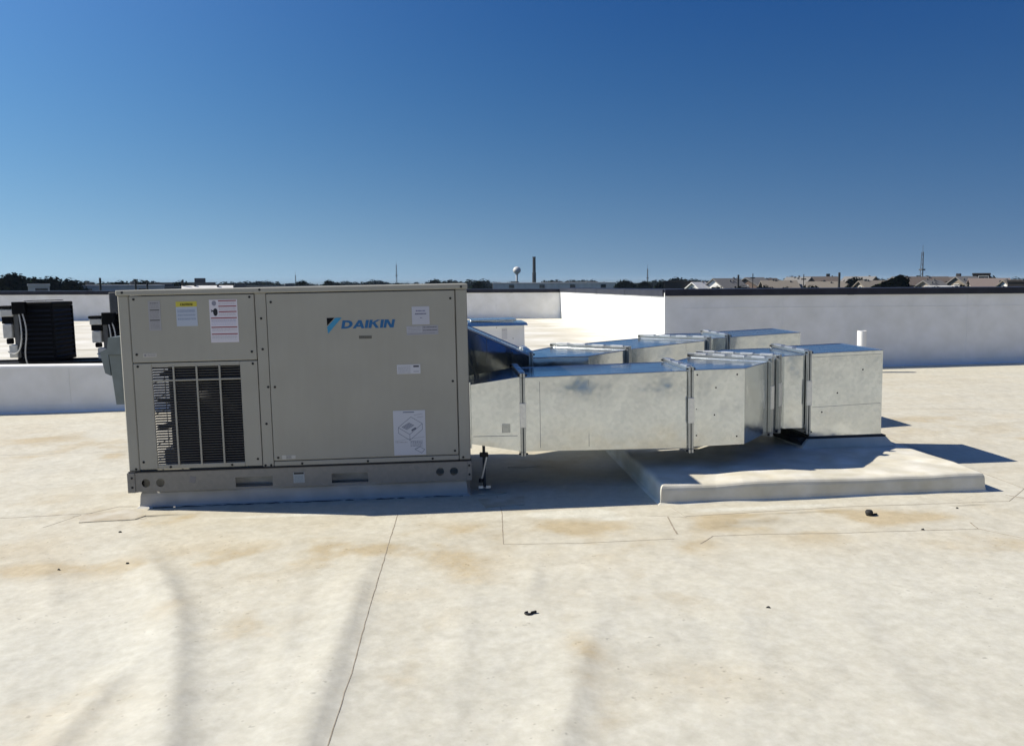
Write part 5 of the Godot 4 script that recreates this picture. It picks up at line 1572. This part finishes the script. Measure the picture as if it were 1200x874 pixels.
func build_town() -> void:
	var g := new_st()
	for i in 24:
		for j in 24:
			var x0 := -3000.0 + 250.0 * i
			var z0 := -5000.0 + 250.0 * j
			face(g, [Vector3(x0, GROUND, z0), Vector3(x0 + 250, GROUND, z0), Vector3(x0 + 250, GROUND, z0 + 250), Vector3(x0, GROUND, z0 + 250)], Vector3.UP)
	tag(mesh_node(g, "ground", M.terrain, self), "flat ground of the town far below the roof", "", "", "structure")
	var eye := EYE - GROUND                      # height of the horizon above the ground
	# far wood along the horizon, one mass
	var mm := MultiMesh.new()
	mm.transform_format = MultiMesh.TRANSFORM_3D
	mm.use_colors = true
	var st := new_st()
	for k in 9: leaf_cluster(st, Vector3(rng.randf_range(-2.6, 2.6), 4.0 + rng.randf_range(-2.0, 2.6), rng.randf_range(-2, 2)), 2.2, 26, Color(1, 1, 1), 0.75)
	mm.mesh = st.commit()
	mm.instance_count = 1800
	for i in 1800:
		var deg := rng.randf_range(-40.0, 48.0)
		var dist := rng.randf_range(420.0, 900.0)
		var s := rng.randf_range(0.85, 1.22) * (1.0 + 0.10 * sin(deg * 0.9) + 0.08 * sin(deg * 2.7 + 1.0))
		mm.set_instance_transform(i, Transform3D(Basis(Vector3.UP, rng.randf() * TAU).scaled(Vector3(s * 1.3, s, s * 1.3)), at_bearing(deg, dist)))
		var k := rng.randf_range(0.7, 1.2)
		mm.set_instance_color(i, Color(0.045 * k, 0.066 * k, 0.030 * k))
	var wood := MultiMeshInstance3D.new()
	wood.multimesh = mm
	wood.material_override = M.leaf
	wood.name = numbered("far_wood")
	add_child(wood)
	tag(wood, "long dark belt of distant trees along the horizon", "wood", "", "stuff")
	# trees that can be told apart
	var dark := Color(0.030, 0.048, 0.022)
	var green := Color(0.085, 0.15, 0.035)
	var t0 := make_tree("tallest dark tree at the far left edge above the parapet", at_bearing(-25.6, 150), 10.2, 9.0, dark, 46)
	var t1 := make_tree("bright green bushy tree between the tan houses and the lattice mast", at_bearing(29.0, 120), 9.9, 4.6, green, 40)
	var t2 := make_tree("low rounded dark tree behind the far left building", at_bearing(-22.6, 165), 9.8, 8.5, Color(0.034, 0.052, 0.024), 40)
	var spots := [[t0, -26.9, 158, 0.93, "dark tree at the left frame edge, left of the tallest"], [t0, -24.6, 163, 0.95, "dark tree just right of the tallest left tree"], [t2, -23.7, 150, 1.02, "dark tree left of the small pale far-left building"], [t0, -21.7, 190, 0.90, "dark tree above the long pale building at left"],
		[t2, -20.0, 200, 0.97, "dark tree right of the short post at far left"], [t2, -18.7, 230, 0.98, "small dark crown over the long pale building's right end"], [t2, -16.6, 210, 1.02, "small dark crown over the unit's left corner"], [t0, -13.3, 240, 0.88, "dark tree above the unit's top near the grille"], [t2, -9.2, 230, 1.02, "rounded dark crown above the middle of the unit's top"],
		[t2, -7.4, 260, 1.0, "small dark crown right of the middle of the unit's top"], [t0, -3.0, 250, 0.87, "dark tree behind the thin mast above the unit"], [t2, -0.6, 240, 1.05, "dark tree left of the unit's right top corner"], [t0, 0.9, 260, 0.88, "dark tree above the unit's right top corner"], [t0, 2.4, 230, 0.93, "dark tree left end of the long grey building"],
		[t2, 12.2, 220, 1.04, "dark tree at the right end of the long grey building"], [t0, 13.4, 240, 0.97, "dark tree right of the grey building, second from it"], [t0, 14.6, 230, 1.0, "dark tree left of the dark flat-roofed block"], [t2, 15.4, 215, 1.08, "dark rounded tree beside the dark flat-roofed block"],
		[t0, 17.5, 220, 0.98, "dark tree behind the white gabled houses, left one"], [t2, 19.4, 190, 1.10, "dark tree behind the white gabled houses, middle one"], [t0, 20.6, 200, 1.0, "dark tree behind the white gabled houses, right one"], [t2, 22.6, 190, 1.08, "dark tree rising between the tan roofs"], [t0, 24.6, 200, 0.98, "dark tree behind the wide tan roof"],
		[t2, 26.4, 180, 1.04, "dark tree left of the bright green bush"], [t1, 28.2, 124, 0.93, "green bush just left of the brightest green tree"], [t1, 27.7, 118, 0.88, "low green bush in front of the tan houses"], [t0, 31.4, 190, 1.0, "dark tree right of the lattice mast"], [t2, 33.6, 200, 1.0, "dark tree behind the black box at right"], [t0, 36.4, 190, 0.98, "dark tree at the right frame edge"]]
	for q in spots:
		var size: float = q[3]
		if q[1] > -19.5 and q[0] != t1: size = (eye + rng.randf_range(0.35, 1.0)) / (11.5 if q[0] == t0 else 10.1)
		tree_copy(q[0], at_bearing(q[1], q[2]), rng.randf() * TAU, size, q[4])
	# low bushes that break up the rooflines
	for q in [[18.0, "low dark bush between the two white gabled houses"], [19.7, "low dark bush right of the larger white gabled house"], [21.0, "low dark bush before the brown house's gable"], [22.5, "low dark bush left of the steep grey gable"], [23.9, "low dark bush left end of the widest tan roof"], [26.1, "low dark bush right end of the widest tan roof"], [29.9, "low dark bush at the lattice mast's foot"], [31.0, "low dark bush among the brown roofs"], [32.2, "low dark bush left of the pale gabled house"], [34.3, "low dark bush before the white walled right house"]]:
		tree_copy(t2, at_bearing(q[0], rng.randf_range(150, 162)), rng.randf() * TAU, (eye - rng.randf_range(0.75, 1.1)) / 10.1, q[1])
	# flat-roofed buildings
	make_block("small pale building among the left trees", -24.3, 140, 2.7, 6, eye + 0.05, M.tower_white, [])
	make_block("long pale flat-roofed building left of the unit", -20.6, 165, 18, 14, eye - 0.2, M.tower_white, [[-3, 1.2, 0.5], [4, 1.0, 0.6]])
	make_block("low dark roofed block seen just above the unit's top", -13.6, 185, 40, 12, eye - 0.62, M.dark_grey, [[-12, 2.0, 0.5], [2, 2.4, 0.4], [12, 1.8, 0.5]])
	make_block("brownish flat-roofed building behind the dark roofed block", -16.9, 260, 22, 12, eye + 0.3, M.roof_pink, [[7, 3.0, 1.2]])
	make_block("long grey flat-roofed building below the water tower", 7.4, 260, 37, 24, eye - 0.25, M.tower_white, [[-12, 2.4, 0.4], [1, 2.6, 0.4], [11, 2.2, 0.3]])
	make_block("dark flat-roofed block left of the white gabled houses", 15.6, 170, 5.4, 8, eye + 0.05, M.brick_dark, [])
	make_block("black boxy building rising above the right houses", 33.3, 190, 3.0, 3.4, eye + 1.25, M.brick_dark, [])
	make_block("dark flat-roofed building at the right frame edge", 35.8, 150, 6.0, 10, eye - 0.15, M.brick_dark, [])
	make_block("low pale shed in front of the brown roofs", 31.4, 165, 6.2, 5, eye - 1.05, M.wall_white, [])
	# houses, left to right
	make_house("long low shed with a sunlit white roof above the unit's top", -14.95, 122, 0.0, 5.6, 4, eye - 1.15, 0.62, M.wall_white, M.wall_white, false)
	make_house("small white gabled house left of the larger white one", 16.9, 170, 0.9, 3.4, 3, eye - 1.6, 1.15, M.wall_white, M.wall_white, false)
	make_house("white gabled house in full sun beyond the right parapet", 18.6, 172, 0.85, 6.5, 5.4, eye - 1.5, 1.75, M.wall_white, M.roof_grey, false)
	make_house("brown house with a pale grey gable right of the white house", 20.4, 185, 1.0, 6, 6.4, eye - 1.3, 1.75, M.wall_brown, M.roof_grey, false)
	make_house("house with the tan roof nearest the stout flue pole", 21.9, 178, 0.25, 6.2, 5, eye - 1.5, 1.3, M.wall_brown, M.roof_tan, false)
	make_house("small dark walled house between two tan roofs", 21.2, 200, 0.6, 4, 5, eye - 1.0, 1.3, M.wall_brown, M.roof_brown, false)
	make_house("house with a steep pale grey gable right of the first tan roof", 23.1, 182, -0.55, 4.8, 5, eye - 1.3, 1.75, M.wall_beige, M.roof_grey, false)
	make_house("house with the widest tan roof beyond the right parapet", 25.0, 180, 0.12, 8.6, 6, eye - 1.75, 1.3, M.wall_beige, M.roof_tan, false)
	make_house("brown roofed house rising behind the widest tan roof", 24.4, 225, 0.15, 7.2, 6, eye - 0.8, 1.5, M.wall_brown, M.roof_brown)
	make_house("house with a slanting grey roof left of the green bushes", 26.7, 184, -0.6, 6.2, 5, eye - 1.2, 1.7, M.wall_beige, M.roof_grey, false)
	make_house("small beige house tucked between the grey roof and the green bushes", 27.4, 176, 0.5, 4.6, 4.6, eye - 1.5, 1.2, M.wall_beige, M.roof_tan, false)
	make_house("brown roofed house right of the bright green tree", 30.2, 190, 0.25, 8.6, 6, eye - 1.1, 1.5, M.wall_beige, M.roof_brown, false)
	make_house("second brown roofed house right of the lattice mast", 31.5, 200, -0.3, 8.4, 6, eye - 1.0, 1.35, M.wall_brown, M.roof_brown)
	make_house("small grey gabled house in front of the brown roofs", 30.7, 172, 0.95, 4.0, 4.4, eye - 1.7, 1.4, M.wall_beige, M.roof_grey, false)
	make_house("pale gabled house just left of the black boxy building", 32.5, 180, 0.9, 4.6, 4.6, eye - 1.2, 1.6, M.wall_beige, M.roof_grey, false)
	make_house("pinkish roofed house below the black boxy building", 33.7, 176, 0.2, 5.8, 5.4, eye - 1.5, 1.5, M.wall_beige, M.roof_pink, false)
	make_house("white walled house nearest the right frame edge", 34.9, 172, 0.8, 3.4, 3.4, eye - 1.6, 1.3, M.wall_white, M.roof_tan, false)
	make_house("grey roofed house low behind the lattice mast's foot", 29.2, 205, 0.8, 6, 6, eye - 0.9, 1.4, M.wall_brown, M.roof_grey, false)
	# water tower
	var w := thing("water_tower", "white ball-shaped water tower on a slim stem at the horizon", "water tower", at_bearing(4.95, 620), 0.0, "", false)
	var top := eye + 8.3
	st = new_st()
	lathe(st, [Vector2(1.9, 0), Vector2(1.0, 2.0), Vector2(0.75, 5.0), Vector2(0.75, top - 3.4), Vector2(1.2, top - 2.5)], Vector3.ZERO, 16)
	mesh_node(st, "stem", M.tower_white, w)
	st = new_st()
	var prof := []
	for i in 17:
		var a := -PI / 2 + PI * i / 16.0
		prof.append(Vector2(cos(a) * 2.85, top + sin(a) * 2.6))
	lathe(st, prof, Vector3.ZERO, 28)
	mesh_node(st, "tank", M.tower_white, w)
	# chimney stack
	var c := thing("chimney_stack", "tall dark chimney stack right of the water tower", "chimney", at_bearing(6.1, 520), 0.0, "", false)
	st = new_st()
	lathe(st, [Vector2(1.25, 0), Vector2(1.15, eye + 5.2), Vector2(1.3, eye + 5.3), Vector2(0.98, eye + 5.6), Vector2(0.9, eye + 14.4), Vector2(1.05, eye + 14.5), Vector2(1.05, eye + 15.0), Vector2(0.7, eye + 15.0)], Vector3.ZERO, 18)
	mesh_node(st, "shaft", M.brick_dark, c)
	# masts and poles
	make_mast("tall lattice radio mast beyond the right houses", 30.15, 420, eye + 12.2, 0.95)
	make_mast("faint thin radio mast above the unit's top edge", -3.05, 700, eye + 14.0, 0.7)
	make_mast("faint short mast right of the long grey building", 13.6, 600, eye + 8.5, 0.6)
	make_mast("faint short mast above the middle of the unit's top", -9.55, 640, eye + 5.5, 0.55)
	make_pole("short thick post over the long pale building at left", -21.05, 120, eye + 0.75, 0.13, 0.0)
	make_pole("short post at the dark block's left end", -19.1, 120, eye + 0.55, 0.12, 0.0)
	make_pole("short post second from the dark block's left end", -18.45, 122, eye + 0.45, 0.12, 0.0)
	make_pole("short post third along the dark block", -16.4, 122, eye + 0.5, 0.12, 0.0)
	make_pole("thin pole with cross arm over the steep grey gable", 23.4, 150, eye + 1.0, 0.07, 0.4)
	make_pole("stout dark flue pole right of the white gabled house", 19.4, 160, eye + 1.05, 0.17, 0.0)
	make_pole("stout dark flue pole above the wide tan roof", 25.5, 160, eye + 1.35, 0.19, 0.0)
	make_pole("thin pole with cross arm over the brown house's gable", 20.3, 170, eye + 1.35, 0.08, 0.45)

# ------------------------------------------------------------------
func _ready() -> void:
	rng.seed = 20240
	# camera
	var cam := Camera3D.new()
	cam.name = "camera"
	cam.fov = rad_to_deg(2.0 * atan(437.0 / 1000.0))
	cam.near = 0.05
	cam.far = 8000.0
	var look := Basis(Vector3.UP, -0.07858) * Basis(Vector3.RIGHT, -0.10753) * Basis(Vector3.BACK, -0.0195)
	add_child(cam)
	cam.transform = LEAN * Transform3D(look, Vector3(0, EYE, 0))
	cam.current = true
	# sky, sun, exposure
	var sun_to := (LEAN.basis * Vector3(-1.12, 1.0, -0.28)).normalized()
	var env := Environment.new()
	env.background_mode = Environment.BG_SKY
	var sky := Sky.new()
	sky.sky_material = make_sky(sun_to)
	env.sky = sky
	env.tonemap_mode = Environment.TONE_MAPPER_LINEAR
	env.tonemap_exposure = 1.45
	env.sdfgi_enabled = true
	env.ssao_enabled = true
	env.ssil_enabled = true
	env.fog_enabled = true
	env.fog_density = 0.00012
	env.fog_light_color = Color(0.62, 0.72, 0.80)
	var we := WorldEnvironment.new()
	we.environment = env
	we.name = "daylight"
	add_child(we)
	var sun := DirectionalLight3D.new()
	sun.light_energy = 1.6
	sun.light_color = Color(1.0, 0.965, 0.90)
	sun.light_angular_distance = 0.5
	sun.shadow_enabled = true
	sun.name = "sun"
	add_child(sun)
	sun.look_at_from_position(sun_to * 10.0, Vector3.ZERO, Vector3.UP)
	make_materials()
	# the roof and its walls
	var mem := plain_mat(Color.WHITE, 0.62)
	mem.albedo_texture = membrane_map()
	mem.normal_enabled = true
	mem.normal_texture = noise_tex(0.05, 61, Color.BLACK, Color.WHITE, 1024, FastNoiseLite.TYPE_SIMPLEX_SMOOTH, 4, true, 3.0)
	mem.normal_scale = 0.12
	var grit := noise_tex(0.012, 62, Color(0.89, 0.88, 0.855), Color(1, 1, 1), 1024, FastNoiseLite.TYPE_SIMPLEX_SMOOTH, 7)
	grit.noise.fractal_gain = 0.78
	over(mem, 0.62, grit)
	var roof := build_roof(mem)
	build_walls()
	build_curbs()
	# the things
	build_unit()
	build_ducts()
	build_roof_things()
	build_town()
	build_seams(roof)
